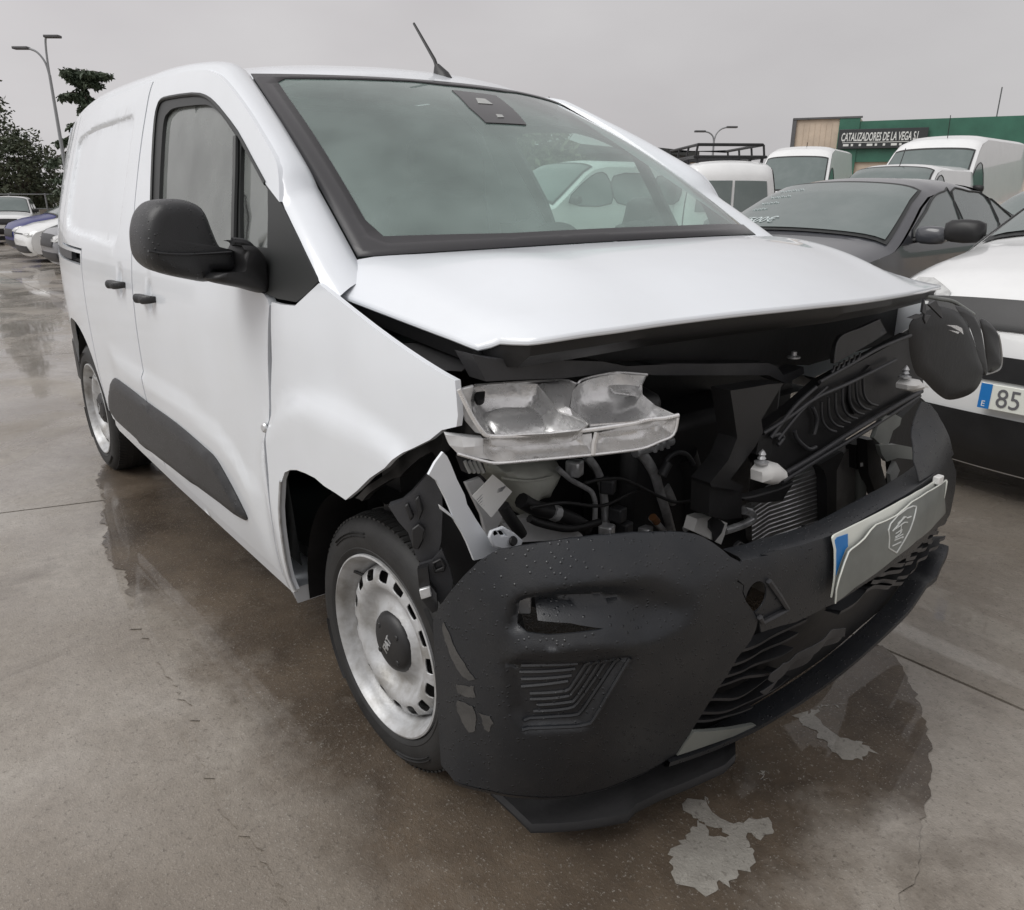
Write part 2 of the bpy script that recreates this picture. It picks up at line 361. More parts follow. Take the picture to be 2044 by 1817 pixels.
# cast slabs with recessed joints (sheared grid: the cross joints run askew)
def slab_pt(i, j, fx, fy, g=.006):
    y = .59+4.6*j+fy*4.6+(g if fy == 0 else -g); x0 = -1.96-4.6*i
    return x0, y
for i in range(-2, 9):
    for j in range(-2, 6):
        C = []
        for fx, fy in ((0, 0), (1, 0), (1, 1), (0, 1)):
            y = .59+4.6*(j-1)+fy*4.6+(.006 if fy == 0 else -.006)
            x = -1.96-4.6*(i-fx)+.327*y+(.006 if fx == 0 else -.006)
            C.append((x, y))
        nn = 6; rows = []
        for a in range(nn+1):
            r = []
            for b_ in range(nn+1):
                s, t = a/nn, b_/nn
                x = (1-s)*(1-t)*C[0][0]+s*(1-t)*C[1][0]+s*t*C[2][0]+(1-s)*t*C[3][0]; y = (1-s)*(1-t)*C[0][1]+s*(1-t)*C[1][1]+s*t*C[2][1]+(1-s)*t*C[3][1]
                r.append((x, y, gz(x)+.0))
            rows.append(r)
        mb = MB().grid(rows)
        ring = [rows[0][k] for k in range(nn+1)]+[rows[k][nn] for k in range(1, nn+1)]+[rows[nn][k] for k in range(nn-1, -1, -1)]+[rows[k][0] for k in range(nn-1, 0, -1)]
        mb.grid([ring, [(p[0], p[1], p[2]-.028) for p in ring]], True)
        mb.build('concrete_slab', concm, ground, False)
def gpt(px): 
    p = on(px, 'z', 0.); return p[:2]
def jag(poly, amp, step, seed=1):
    r = random.Random(seed); P = dens(np.array(poly), step); s_ = np.r_[0, np.cumsum(np.linalg.norm(np.diff(P, axis=0), axis=1))]; T_ = np.roll(P, -1, 0)-np.roll(P, 1, 0); N_ = np.stack([-T_[:, 1], T_[:, 0]], 1); N_ /= np.linalg.norm(N_, axis=1)[:, None]+1e-9
    d = np.zeros(len(P))
    for k in range(14):
        wl = step*2.2*1.45**k; d += amp*.42*(1.45**k)**.45*np.sin(2*math.pi*s_/wl+r.uniform(0, 6.28))*r.uniform(.3, 1)
    d = np.clip(d, -amp*3, amp*3)+np.array([r.gauss(0, amp*.42) for _ in P])
    return P+N_*d[:, None]
def sheet(name, poly, zz, m, browning=None, step=.08):
    vo, T = cdt(poly, step); V = [(p[0], p[1], gz(p[0])+zz) for p in vo]
    o = obj(name, V, [tuple(t) for t in T], m, ground, True, 180)
    if browning is not None:
        at = o.data.attributes.new('browning', 'FLOAT', 'POINT'); P = np.array([v.co[:2] for v in o.data.vertices])
        at.data.foreach_set('value', np.asarray(browning(P), np.float32))
    return o
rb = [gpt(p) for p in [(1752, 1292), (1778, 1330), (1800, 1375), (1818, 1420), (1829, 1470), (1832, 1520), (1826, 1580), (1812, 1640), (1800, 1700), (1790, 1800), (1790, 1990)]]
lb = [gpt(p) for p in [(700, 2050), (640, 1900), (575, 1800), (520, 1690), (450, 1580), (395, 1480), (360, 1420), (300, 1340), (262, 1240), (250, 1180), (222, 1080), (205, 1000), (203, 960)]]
brownpoly = np.array([tuple(p) for p in rb]+[(1.45, -1.35)]+[tuple(p) for p in lb]+[(-3.3, -.75), (-3.4, .4), (-2.2, .58), (.2, .58)])
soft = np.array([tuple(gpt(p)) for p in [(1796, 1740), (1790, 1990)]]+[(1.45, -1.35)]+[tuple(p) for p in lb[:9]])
def brownf(P):
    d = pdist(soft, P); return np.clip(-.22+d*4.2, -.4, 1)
sheet('brown_patch', jag(brownpoly, .010, .018), .003, brownm, brownf, .07)  # browner concrete around and under the van, fading at its near edges
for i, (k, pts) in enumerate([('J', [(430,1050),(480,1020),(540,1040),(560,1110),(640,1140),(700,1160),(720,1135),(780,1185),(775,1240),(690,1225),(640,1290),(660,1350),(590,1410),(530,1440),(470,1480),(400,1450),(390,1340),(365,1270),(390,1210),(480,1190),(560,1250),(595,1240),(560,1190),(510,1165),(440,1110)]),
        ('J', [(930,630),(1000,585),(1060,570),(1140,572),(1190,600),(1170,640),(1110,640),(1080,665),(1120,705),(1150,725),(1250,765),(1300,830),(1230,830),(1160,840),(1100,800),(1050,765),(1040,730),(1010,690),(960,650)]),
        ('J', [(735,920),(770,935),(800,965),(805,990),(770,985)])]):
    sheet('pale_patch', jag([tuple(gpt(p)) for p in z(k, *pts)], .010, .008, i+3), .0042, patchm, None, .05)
# faint brown tongue beside the left joint
# ================================================================== the crashed van
van = tag(empty('crashed_van'), 'white panel van with crushed front, torn black bumper and exposed headlight', 'van')
WZ = pchip([.12,.2,.25,.4,.6,.85,1.0,1.12,1.2,1.4,1.6,1.7,1.78], [.80,.855,.875,.905,.92,.925,.92,.905,.89,.838,.775,.735,.66])
def W(x, zz):
    x = np.asarray(x, float); zz = np.asarray(zz, float)
    t = 1-.14*(np.clip(-x-2.3, 0, 2)/1.2)**2-.05*np.clip((x-.1)/.4, 0, 2)**2
    return WZ(zz)*t*(1-.03*np.clip((zz-1.2)/.5, 0, 1)*np.clip((-x-2.3)/.8, 0, 1))
def S(px):
    y = -.9
    for _ in range(40):
        p = on(px, 'y', y); y = .5*y+.5*(-float(W(p[0], p[2])))
    return on(px, 'y', y)
def S2(*pts): return [(float(q[0]), float(q[2])) for q in map(S, pts)]
crease = np.array(S2(*z('I', (310,450), (500,580), (700,722), (830,830), (900,920), (960,1010), (990,1090))))
recess = np.array([(-1.755,1.585),(-1.80,1.612),(-2.0,1.610),(-2.40,1.598),(-2.70,1.575),(-2.765,1.545),(-2.765,1.40),(-2.745,1.22),(-2.70,1.175),(-2.3,1.160),(-1.83,1.145),(-1.775,1.165),(-1.745,1.22),(-1.735,1.4)])
hcen = [(-1.357, 1.013), (-1.724, 1.027)]
def disp(P):
    x, zz = P[:, 0], P[:, 1]
    r = np.hypot(x, (zz-.33)*1.0); d = .018*(1-sstep(.575, .625, r))*sstep(-.52, -.40, x)*(1-sstep(.86, .95, zz))
    dc = pdist(crease, P); below = zz < np.interp(-x, -crease[::-1][:, 0][::-1] if False else -crease[:, 0][::-1], crease[:, 1][::-1])
    d = d+.011*np.where(below, np.exp(-(dc/.16)**2)*sstep(0, .025, dc), 0)*sstep(-2.1, -1.9, x)*(1-sstep(-.60, -.5, x))
    d = d-.014*sstep(0, .018, sdist(recess, P))
    for hx, hz in hcen: d = d-.012*(1-sstep(.45, 1.0, np.hypot((x-hx)/.036, (zz-hz-.0)/.062)))
    d = d-.003*np.exp(-((x+.75-.35*(zz-.85))/.10)**2-((zz-.90)/.12)**2)        # shallow dents from the crash
    d = d-.006*np.exp(-((x+.02)/.08)**2-((zz-.99)/.10)**2)+.004*np.exp(-((x-.16)/.08)**2-((zz-.95)/.08)**2)
    return d
def side(P, off=0): P = np.asarray(P, float); return np.stack([P[:, 0], -(W(P[:, 0], P[:, 1])+disp(P)+off), P[:, 1]], 1)
INW = (0, .02, 0)
def spanel(name, poly, m, parent, holes=(), step=.03, off=0, thick=INW, bevel=.003, den=.02, extra=()):
    P = dens(poly, den); H = [dens(h, den) for h in holes]; vo, T = cdt(P, step, H, extra)
    return shell(name, vo, T, lambda q: side(q, off), thick, m, parent, bevel)
shut = S2(*z('F', (700,215), (860,170), (1000,150), (1080,165), (1150,210), (1280,380), (1380,540), (1480,720), (1508,850), (1512,1010)))
shut_s = [tuple(p) for p in crom(shut, 4)]
frame = S2(*z('F', (1420,890), (1330,725), (1240,560), (1150,440), (1090,370), (1030,325), (950,310), (800,330), (745,350), (722,395), (705,480), (690,700), (680,1000)))
frame_s = [tuple(p) for p in crom(frame, 4)]+[(-1.345, 1.20), (-1.335, 1.165)]
dfront = S2(*z('I', (1085,240), (1078,400), (1078,500), (1083,650), (1088,800), (1091,900), (1100,1050), (1114,1250), (1130,1450)))
# ---- front door: white skin round the window opening
door = [(-1.628, 1.708)]+shut_s[1:]+frame_s+[(-.9, 1.145), (-.402, 1.112), (-.378, 1.102)]+dfront+[(-.49, .31), (-1.0, .315), (-1.55, .34), (-1.553, .6), (-1.55, 1.0), (-1.565, 1.25), (-1.60, 1.5)]
fd = spanel('front_door', door, white, van, bevel=.004, extra=[(hcen[0][0]+.036*k*math.cos(t), hcen[0][1]+.062*k*math.sin(t)) for k in (.2, .45, .6, .75, .9, 1.02) for t in np.linspace(0, 2*math.pi, 19)[:-1]])
sail_tip = S2(*z('F', (1512,1018), (1620,1245), (1745,1508), (1750,1530), (1690,1600), (1610,1662), (1490,1640), (1410,1606)))
fr_outer = frame_s+[(-.9, 1.148), (-.44, 1.118)]+sail_tip[::-1][0:]
glassm = S2(*z('F', (1216,575), (1130,450), (1060,392), (1000,377), (830,397), (778,432), (752,490), (735,700), (722,1000)))
glass_s = [tuple(p) for p in crom(glassm, 4)]+[(-1.30, 1.19), (-.63, 1.165), (-.625, 1.2)]
quarter = S2(*z('F', (1256,640), (1330,755), (1426,930), (1428,1100), (1424,1310), (1250,1300)))
spanel('window_frame', fr_outer, rubsh, fd, [glass_s, quarter], off=-.004, bevel=.003)
spanel('window_glass', glass_s, sdglass, fd, off=-.016, thick=None, bevel=0, step=.05)
spanel('quarter_glass', quarter, sdglass, fd, off=-.014, thick=None, bevel=0, step=.05)
dv = [S(p)+np.array([0, -.002, 0]) for p in z('F', (1238,590), (1236,800), (1230,1000), (1225,1260))]
MB().tube(crom(dv, 3), .009, 8).build('window_divider', rubsh, fd)
# weather-strip bead round the window
MB().tube([side([p], -.001)[0] for p in frame_s[::2]], .006, 6).build('window_seal', rubsh, fd)
# ---- sliding door and rear quarter
ztop = lambda x: float(np.interp(-x, [1.5, 2.3, 2.9, 3.3, 3.5], [1.706, 1.698, 1.672, 1.64, 1.60]))
sl = [(-1.572, 1.25), (-1.612, 1.5), (-1.642, 1.706), (-1.95, ztop(-1.95)), (-2.40, ztop(-2.40)), (-2.845, ztop(-2.845)), (-2.85, 1.4), (-2.845, 1.112), (-2.332, 1.112), (-2.332, .45), (-2.30, .37), (-1.56, .342), (-1.563, .6), (-1.56, 1.0)]
def ring_(poly, ds): c = np.mean(poly, 0); return [tuple(q) for d_ in ds for q in dens([tuple(p+(c-p)/np.linalg.norm(c-p)*d_) for p in np.asarray(poly)], .02)]
def hring(h): return [(h[0]+.036*k*math.cos(t), h[1]+.062*k*math.sin(t)) for k in (.2, .45, .6, .75, .9, 1.02) for t in np.linspace(0, 2*math.pi, 19)[:-1]]
sdoor = spanel('sliding_door', sl, white, van, bevel=.004, extra=ring_(recess, (-.004, .003, .009, .015, .022))+hring(hcen[1]))
def arch(cx, cz, a, b, e, t0, t1, n=24):
    o = []
    for k in range(n+1):
        t = R(t0+(t1-t0)*k/n); c, s = math.cos(t), math.sin(t)
        o.append((cx+a*math.copysign(abs(c)**(2/e), c), cz+b*math.copysign(abs(s)**(2/e), s)))
    return o
ra = arch(-2.785, .33, .455, .425, 2.5, 6, 174)
qp = [(-2.856, ztop(-2.856)), (-2.858, 1.4), (-2.854, 1.102), (-2.342, 1.102), (-2.342, .40)]+ra+[(-3.26, .36), (-3.5, .38), (-3.5, 1.6)]+[(x, ztop(x)) for x in (-3.3, -3.0)]
slot = [(-2.36, 1.042), (-2.36, 1.090), (-3.30, 1.080), (-3.30, 1.034)]
rq = spanel('rear_quarter', qp, white, van, [slot], bevel=.004)
slotb = [(-2.35, 1.03), (-2.35, 1.11), (-3.32, 1.10), (-3.32, 1.02)]
spanel('slide_rail', slotb, rubsh, rq, off=-.035, thick=(0, .006, 0), bevel=0, step=.06)
spanel('slide_rail_cover', [(-2.60, 1.050), (-2.60, 1.090), (-3.32, 1.080), (-3.32, 1.038)], plastg, rq, off=-.006, thick=(0, .02, 0), step=.05)
# ---- sill
spanel('sill', [(-.42, .30), (-1.0, .305), (-1.56, .332), (-2.30, .362), (-2.33, .33), (-2.3, .31), (-1.5, .27), (-.43, .245)], white, van, off=-.006, thick=(0, .12, 0), bevel=.012)
# ---- torn front fender
fr_low = S2(*z('H', (745,50), (690,95), (640,120), (580,150), (520,215), (450,262), (390,320), (338,362), (290,330), (240,300), (195,262), (150,240), (110,226), (80,226), (55,238), (42,275), (35,400), (40,480), (50,560), (62,640), (80,720), (103,775)))
rearedge = [(x+.010+.016*math.exp(-((zz-.97)/.07)**2)+.008*math.exp(-((zz-.66)/.09)**2), zz) for x, zz in dfront]
fend = S2((636,566), (697,616), (760,664), (837,718), (880,745), (908,760), (911,790), (914,830), (911,852))+fr_low+[(-.40, .298), (-.478, .292)]+rearedge[::-1]+[(-.352, 1.098), (-.30, 1.098), (-.225, 1.103), (-.17, 1.132)]
fn = spanel('front_fender', fend, white, van, thick=(0, .012, 0), bevel=.003, step=.02, den=.012)
fp = [S(p)+np.array([0, -.012, 0]) for p in z('I', (1088,832))][0]
MB().lathe([(0, -.012), (.010, -.012), (.0125, -.006), (.0125, .004), (.008, .008), (0, .008)], fp, (.25, -1, .1), 20).build('side_bolt', alu, fn)
archlip = [side([p], .003)[0] for p in fr_low[15:]]
MB().tube(archlip, .0045, 6).build('arch_lip', steelw, fn)
# ---- windscreen surface
def WS(P, off=0):
    P = np.asarray(P, float); e, s = P[:, 0], P[:, 1]; q = 1-e**2
    b = np.stack([-.183+.331*q, .765*e, 1.205+.035*q], 1); t = np.stack([-1.024+.198*q, .63*e, 1.677+.006*q], 1)
    p = b+(t-b)*s[:, None]; k = np.sin(np.pi*np.clip(s, 0, 1))*.045*(.35+.65*q)
    n = np.stack([.52*np.ones(len(e)), .20*e, .84*np.ones(len(e))], 1)
    return p+n*(k+off)[:, None]
def surf_inv(f, lo, hi, n=(240, 160)):
    a, b = np.meshgrid(np.linspace(lo[0], hi[0], n[0]), np.linspace(lo[1], hi[1], n[1])); Q = np.stack([a.ravel(), b.ravel()], 1); X = f(Q); UV = pj(X)
    Y = X.reshape(n[1], n[0], 3); nr = np.cross(np.gradient(Y, axis=1), np.gradient(Y, axis=0)).reshape(-1, 3); fc = (nr*(CPOS-X)).sum(1)
    if np.median(fc) < 0: fc = -fc
    Q = Q[fc > 0]; UV = UV[fc > 0]
    h = np.array([(hi[0]-lo[0])/n[0], (hi[1]-lo[1])/n[1]])
    def inv(px):
        c = Q[np.argmin(((UV-np.array(px))**2).sum(1))]; s = h.copy()
        for _ in range(4):
            g = np.array([(i, j) for i in range(-4, 5) for j in range(-4, 5)])*s/4+c; uv = pj(f(g)); c = g[np.argmin(((uv-np.array(px))**2).sum(1))]; s = s*.4
        return tuple(float(v) for v in c)
    return inv
wi = surf_inv(WS, (-1, 0), (1, 1))
wsp = dens([(-1, 0), (1, 0), (1, 1), (-1, 1)], .05)
vo, T = cdt(wsp, .06); ws = shell('windscreen', vo, T, WS, None, wsglass, van, 0, 180)
hole = [(-.915, .07), (-.6, .05), (0, .045), (.6, .05), (.93, .06), (.965, .12), (.96, .8), (.945, .935), (.90, .96), (.35, .965), (.22, .945), (-.16, .945), (-.3, .965), (-.88, .96), (-.92, .93), (-.925, .8), (-.935, .14)]
vo, T = cdt(wsp, .05, [dens(hole, .03)]); shell('frit_band', vo, T, lambda q: WS(q, .003), (-.001, 0, -.002), frit, ws, 0, 180)
sens = [wi(p) for p in z('G', (835,170), (1000,190), (1070,245), (1118,302), (965,294), (900,235))]
vo, T = cdt(dens(sens, .03), .04); sb = shell('sensor_mount', vo, T, lambda q: WS(q, .0035), (-.02, 0, -.035), frit, ws, .003)
for pts in ([(925,202),(960,205),(990,226),(935,222)], [(1002,264),(1025,266),(1033,276),(1010,276)]):
    q = [wi(p) for p in z('G', *pts)]; vo, T = cdt(dens(q, .02), .02); shell('sensor_window', vo, T, lambda q: WS(q, .0050), (-.001, 0, -.001), lgrey, ws, 0)
# ---- side rail: A-pillar running into the cant rail
Opts = [np.array([p[0], -float(W(*p)), p[1]]) for p in [sail_tip[2], sail_tip[1]]+shut_s[1:][::-1]]
Opts += [np.array([x, -float(W(x, ztop(x))), ztop(x)]) for x in (-1.8, -2.1, -2.4, -2.7, -3.0, -3.2, -3.35, -3.5)]
Opts = list(resample(crom(np.array(Opts), 4), .05))
roofc = pchip([-3.55, -3.4, -3, -2, -1.5, -1.2, -1.0, -.90, -.826], [1.66, 1.735, 1.785, 1.80, 1.785, 1.762, 1.735, 1.712, 1.684])
def roofz(x, y): return float(roofc(x))-.055*(abs(y)/.62)**2.2
x0, x1 = Opts[0][0], -1.012
rows = []
for o in Opts:
    if o[0] > -1.03:
        t = min(1, max(0, (x0-o[0])/(x0-x1))); i = WS([(-1, t)])[0]+np.array([0, -.004, 0])
    else: i = np.array([o[0]-.01, -.625*float(W(o[0], 1.6)/W(-1.5, 1.6)), roofz(o[0], .62)-.004])
    ch = i-o; io = [k for k in range(len(Opts)) if Opts[k] is o][0]; tn = Opts[min(io+2, len(Opts)-1)]-Opts[max(io-2, 0)]; n = np.cross(ch, tn); n /= np.linalg.norm(n)
    if n[2] < 0: n = -n
    rows.append([o+ch*s+n*.026*math.sin(math.pi*s)**.8*(1 if o[0] > -1.1 else 1.0) for s in np.linspace(0, 1, 9)])
rows = [[p+np.array([.07, .0, -.05]) for p in rows[0]]]+[[r[k]+np.array([0, .007, -.002]) if k == 0 else r[k] for k in range(9)] for r in rows]
rail = MB().grid(rows).build('side_rail', white, van, True, 60)
# ---- roof skin
rows = []
for x in np.r_[-.826, -.85, -.9, -.95, -1.0, -1.1, -1.25, np.linspace(-1.5, -3.3, 10), -3.42, -3.5, -3.55]:
    r = []
    for e in np.linspace(-1, 1, 33):
        wv = .62*float(W(min(x, -1.5), 1.6)/W(-1.5, 1.6)); y = e*wv; q = 1-e*e
        xx = x
        if x > -1.25:      # front edge follows the windscreen's top curve
            f = (x+1.25)/(-.826+1.25); xx = -1.25+f*(-1.03+.204*q+1.25)
        zz = roofz(x, y)-(.006*(1-sstep(.0, .10, abs(abs(e)-.90)))) ; r.append((xx, y, zz if x < -.83 else 1.679+.006*q))
    rows.append(r)
roof = MB().grid(rows).build('roof', white, van, True, 60)
# ---- aerial
ab = on((885, 156), 'y', 0.); at = ab+np.array([-.0, 0, 0])
tip = on((826, 47), 'y', 0.)
ab2 = on((872, 128), 'y', 0.)
base = []
for k, s in enumerate([0, .35, .7, 1]):
    c = ab+(ab2-ab)*s; a, b = .052*(1-.82*s), .026*(1-.72*s)
    base.append([(c[0]+a*math.cos(w)+.0, c[1]+b*math.sin(w), c[2]-(.012 if k == 0 else 0)) for w in np.linspace(0, 2*math.pi, 17)[:-1]])
an = MB().grid([r+[r[0]] for r in base]).build('aerial', plastd, van)
MB().tube([ab2-np.array([0, 0, .01]), ab2+(tip-ab2)*.1, tip], [.0065, .006, .0042], 8).build('rod', plastd, an)
# ---- bonnet
hR = np.array([-.205, -.866, 1.150])
fe = [(.365, -.835, 1.092), (.385, -.82, 1.099)]+[tuple(on(p, 'z', h)) for p, h in [((985, 676), 1.106), ((1065, 681), 1.110), ((1200, 661), 1.122), ((1330, 640), 1.130), ((1500, 620), 1.135), ((1600, 610), 1.134), ((1700, 600), 1.130), ((1800, 586), 1.118)]]+[tuple(on((1880, 570), 'z', 1.098))]
fe = np.array(sorted(fe, key=lambda p: p[1])); fe_t = np.r_[0, np.cumsum(np.linalg.norm(np.diff(fe, axis=0), axis=1))]; fe_t = fe_t/fe_t[-1]*2-1
fef = [pchip(fe_t, fe[:, i]) for i in range(3)]
re_ = [(-.205, -.866, 1.150), (-.19, -.81, 1.185)]+[tuple(WS([(e, -.004)])[0]+np.array([.004, 0, .002])) for e in np.linspace(-.985, .985, 15)]+[(-.19, .81, 1.185), (-.205, .866, 1.150)]
re_ = np.array(re_); re_t = np.r_[0, np.cumsum(np.linalg.norm(np.diff(re_, axis=0), axis=1))]; re_t = re_t/re_t[-1]*2-1
ref = [pchip(re_t, re_[:, i]) for i in range(3)]
def HD(P, off=0):
    P = np.asarray(P, float); t, s = P[:, 0], P[:, 1]
    a = np.stack([f(t) for f in ref], 1); b = np.stack([f(t) for f in fef], 1); p = a+(b-a)*s[:, None]
    bul = .030*np.sin(np.pi*s)*(1-np.abs(t)**5)+.010*np.sin(np.pi*s)*np.exp(-((np.abs(t)-.62)/.10)**2)-.006*np.sin(np.pi*s)*np.exp(-((np.abs(t)-.80)/.08)**2)
    bul = bul+.008*np.exp(-((t+.80)/.12)**2-((s-.9)/.12)**2)-.004*np.exp(-((t+.93)/.05)**2-((s-.95)/.05)**2)
    p[:, 2] += bul+off; p[:, 1] -= 0
    return p
vo, T = cdt(dens([(-1, 0), (1, 0), (1, 1), (-1, 1)], .03), .045)
bonnet = shell('bonnet', vo, T, HD, (0, 0, -.012), white, van, .004)
# ---- mirrored left side (seen through the cab and from the other side)
def mirror_copy(o, par):
    c = o.copy(); c.data = o.data.copy(); c.data.transform(Matrix.Diagonal((1, -1, 1, 1))); c.data.flip_normals(); COL.objects.link(c); c.parent = par
    if c.data.materials[0] is sdglass: c.data.materials[0] = clglass
    for ch in o.children: mirror_copy(ch, c)
    return c
def pull_in(o):      # the far flank stands a little more upright
    n = len(o.data.vertices); co = np.empty(n*3); o.data.vertices.foreach_get('co', co); co = co.reshape(-1, 3)
    k = np.clip((np.abs(co[:, 1])-.60)/.12, 0, 1); co[:, 1] -= .07*np.clip((co[:, 2]-1.13)/.5, 0, 1)*k; co[:, 2] -= .012*np.clip((co[:, 2]-1.13)/.5, 0, 1)*k
    o.data.vertices.foreach_set('co', co.ravel()); o.data.update()
    for c in o.children: pull_in(c)
for o in (fd, sdoor, rq, rail, fn): pull_in(mirror_copy(o, van))
mirror_copy(bpy.data.objects['sill'], van)
# ---- tail: rear face, bumper, underbody
mb = MB(); rows = []
for zz in np.linspace(.36, 1.66, 14):
    w_ = float(W(-3.5, zz)); rows.append([(-3.5-.03*(1-abs(e)**6), w_*e, zz) for e in np.linspace(-1, 1, 17)])
mb.grid(rows).build('tail_doors', white, van, True, 60)
MB().box((-3.56, -.80, .30), (-3.44, .80, .56)).build('rear_bumper', plastd, van, bevel=.03, seg=3)
MB().box((-3.45, -.78, .26), (-.45, .78, .34)).build('underbody', engm, van)
# ---- wheel-arch liners
def liner(cx, r, y0, y1, name, a0=0, a1=180):
    rows = [[(cx+r*math.cos(R(a)), y, .30+r*math.sin(R(a))) for y in np.linspace(y0, y1, 4)] for a in np.linspace(a0, a1, 25)]
    mb = MB().grid(rows)
    n = len(rows); mb.add([rows[k][-1] for k in range(n)]+[(cx, y1, .26)], [(k, k+1, n) for k in range(n-1)])
    return mb.build(name, engm, van)
for s in (-1, 1):
    liner(-.0, .40, s*.86, s*.55, 'wheel_arch_liner', 82, 185); liner(-2.785, .44, s*.84, s*.5, 'wheel_arch_liner')
# ---- wheels
def wheel(cx, cy, cz, s, steer=0):
    w = empty('wheel', (cx, cy, cz), steer); w.parent = van
    ax = np.array([0, s, 0.])          # outward
    Rt, Rr = .322, .222
    prof = [(Rr-.012, -.20), (Rr+.012, -.206), (.262, -.212), (.296, -.206), (.313, -.190), (.3205, -.165), (Rt, -.12), (Rt, -.08), (.3205, -.040), (.314, -.018), (.302, -.004), (.285, .005), (.262, .009), (.245, .006), (.243, .0075), (.233, .003), (Rr+.006, -.004), (Rr-.004, -.010)]
    ty = MB().lathe(prof, (0, 0, 0), ax, 96).build('tyre', rubber, w, True, 40)
    tr = MB()      # tread blocks: sipes across the shoulders and three circumferential ribs
    for k in range(96):
        a = 2*math.pi*k/96; da = .020
        for t0, t1, lean in ((-.048, -.014, .03), (-.19, -.155, -.03)):
            P = []
            for rr in (.3185, .3232):
                for tt, aa in ((t0, a), (t1, a+lean), (t1, a+lean+da*1.6), (t0, a+da*1.6)):
                    r2 = rr-(.006 if tt > -.03 or tt < -.175 else 0)
                    P.append((r2*math.cos(aa), s*tt, r2*math.sin(aa)))
            tr.add(P, [(0, 1, 2, 3), (7, 6, 5, 4), (0, 4, 5, 1), (1, 5, 6, 2), (2, 6, 7, 3), (3, 7, 4, 0)])
    for t0 in (-.085, -.12): tr.lathe([(.3195, t0-.012), (.3235, t0-.011), (.3235, t0+.011), (.3195, t0+.012)], (0, 0, 0), ax, 96)
    t_ = tr.build('tread', rubber, w, True, 30); t_['kind'] = 'stuff'
    # sidewall moulding ribs
    mb = MB()
    for a0 in (10, 100, 190, 280):
        for rr in (.272, .280): mb.lathe([(rr, .006), (rr+.002, .0105), (rr+.004, .006)], (0, 0, 0), ax, 14, R(a0), R(a0+34))
    mb.build('sidewall_lettering', rubber, w)['kind'] = 'stuff'
    rim = MB().lathe([(Rr-.02, -.19), (Rr-.028, -.10), (Rr-.030, -.055), (Rr-.026, -.040), (Rr-.020, -.03), (Rr-.014, -.018), (Rr-.010, -.006), (Rr-.003, .002), (Rr+.001, .0065), (Rr+.0055, .005), (Rr+.006, -.002)], (0, 0, 0), ax, 96).build('rim', steelw, w, True, 60)
    prof_d = pchip([0, .068, .078, .09, .11, .125, .140, .150, .160, .182, .190, .1935], [-.026, -.026, -.030, -.042, -.046, -.036, -.020, -.016, -.017, -.026, -.044, -.058])
    outer = [(.1935*math.cos(a), .1935*math.sin(a)) for a in np.linspace(0, 2*math.pi, 97)[:-1]]
    holes = [[(.06*math.cos(a), .06*math.sin(a)) for a in np.linspace(0, 2*math.pi, 33)[:-1]]]
    for k in range(16):
        a = 2*math.pi*(k+.3)/16; er = np.array([math.cos(a), math.sin(a)]); et = np.array([-er[1], er[0]])
        h = []
        for q in np.linspace(0, 2*math.pi, 13)[:-1]:
            c, sn = math.cos(q), math.sin(q); h.append(tuple(er*(.1695+.0135*math.copysign(abs(c)**.5, c))+et*(.0190*math.copysign(abs(sn)**.5, sn))))
        holes.append(h)
    vo, T = cdt(outer, .012, holes)
    shell('disc', vo, T, lambda q: np.stack([q[:, 0], s*prof_d(np.hypot(q[:, 0], q[:, 1])), q[:, 1]], 1), (0, -s*.004, 0), steelw, w, .0012, 50)
    MB().lathe([(.0, -.085), (.19, -.085)], (0, 0, 0), ax, 48).build('brake_backing', engm, w)
    cap = MB().lathe([(0, -.010), (.03, -.0105), (.056, -.013), (.070, -.020), (.077, -.030), (.076, -.046)], (0, 0, 0), ax, 48).build('hub_cap', plastd, w, True, 60)
    mb = MB()
    for k in range(4):
        a = R(45+90*k); mb.lathe([(0, -.0105), (.006, -.0105), (.008, -.013), (.008, -.02)], (.055*math.cos(a), 0, .048*math.sin(a)), ax, 10)
    mb.build('wheel_bolt_cover', plastd, w)['kind'] = 'stuff'
    text('cap_lettering', 'FIAT', .030, frame4((0, s*-.0095, -.010), (-s*1., 0, 0), (0, 0, 1)) @ Matrix.Translation((0, .010, 0)) @ Matrix.Rotation(R(62), 4, 'Z') @ Matrix.Translation((0, -.011, 0)), steelw, w, .0012, 0, .0004, 'CENTER', .85)
    MB().tube([(-.13, s*-.045, .115), (-.162, s*-.02, .128)], .004, 8).build('valve', rubber, w)
    return w
wheel(.013, -.862, .318, -1, R(.7)); wheel(-2.785, -.868, .305, -1); wheel(.0, .86, .318, 1, R(.7)); wheel(-2.785, .866, .305, 1)
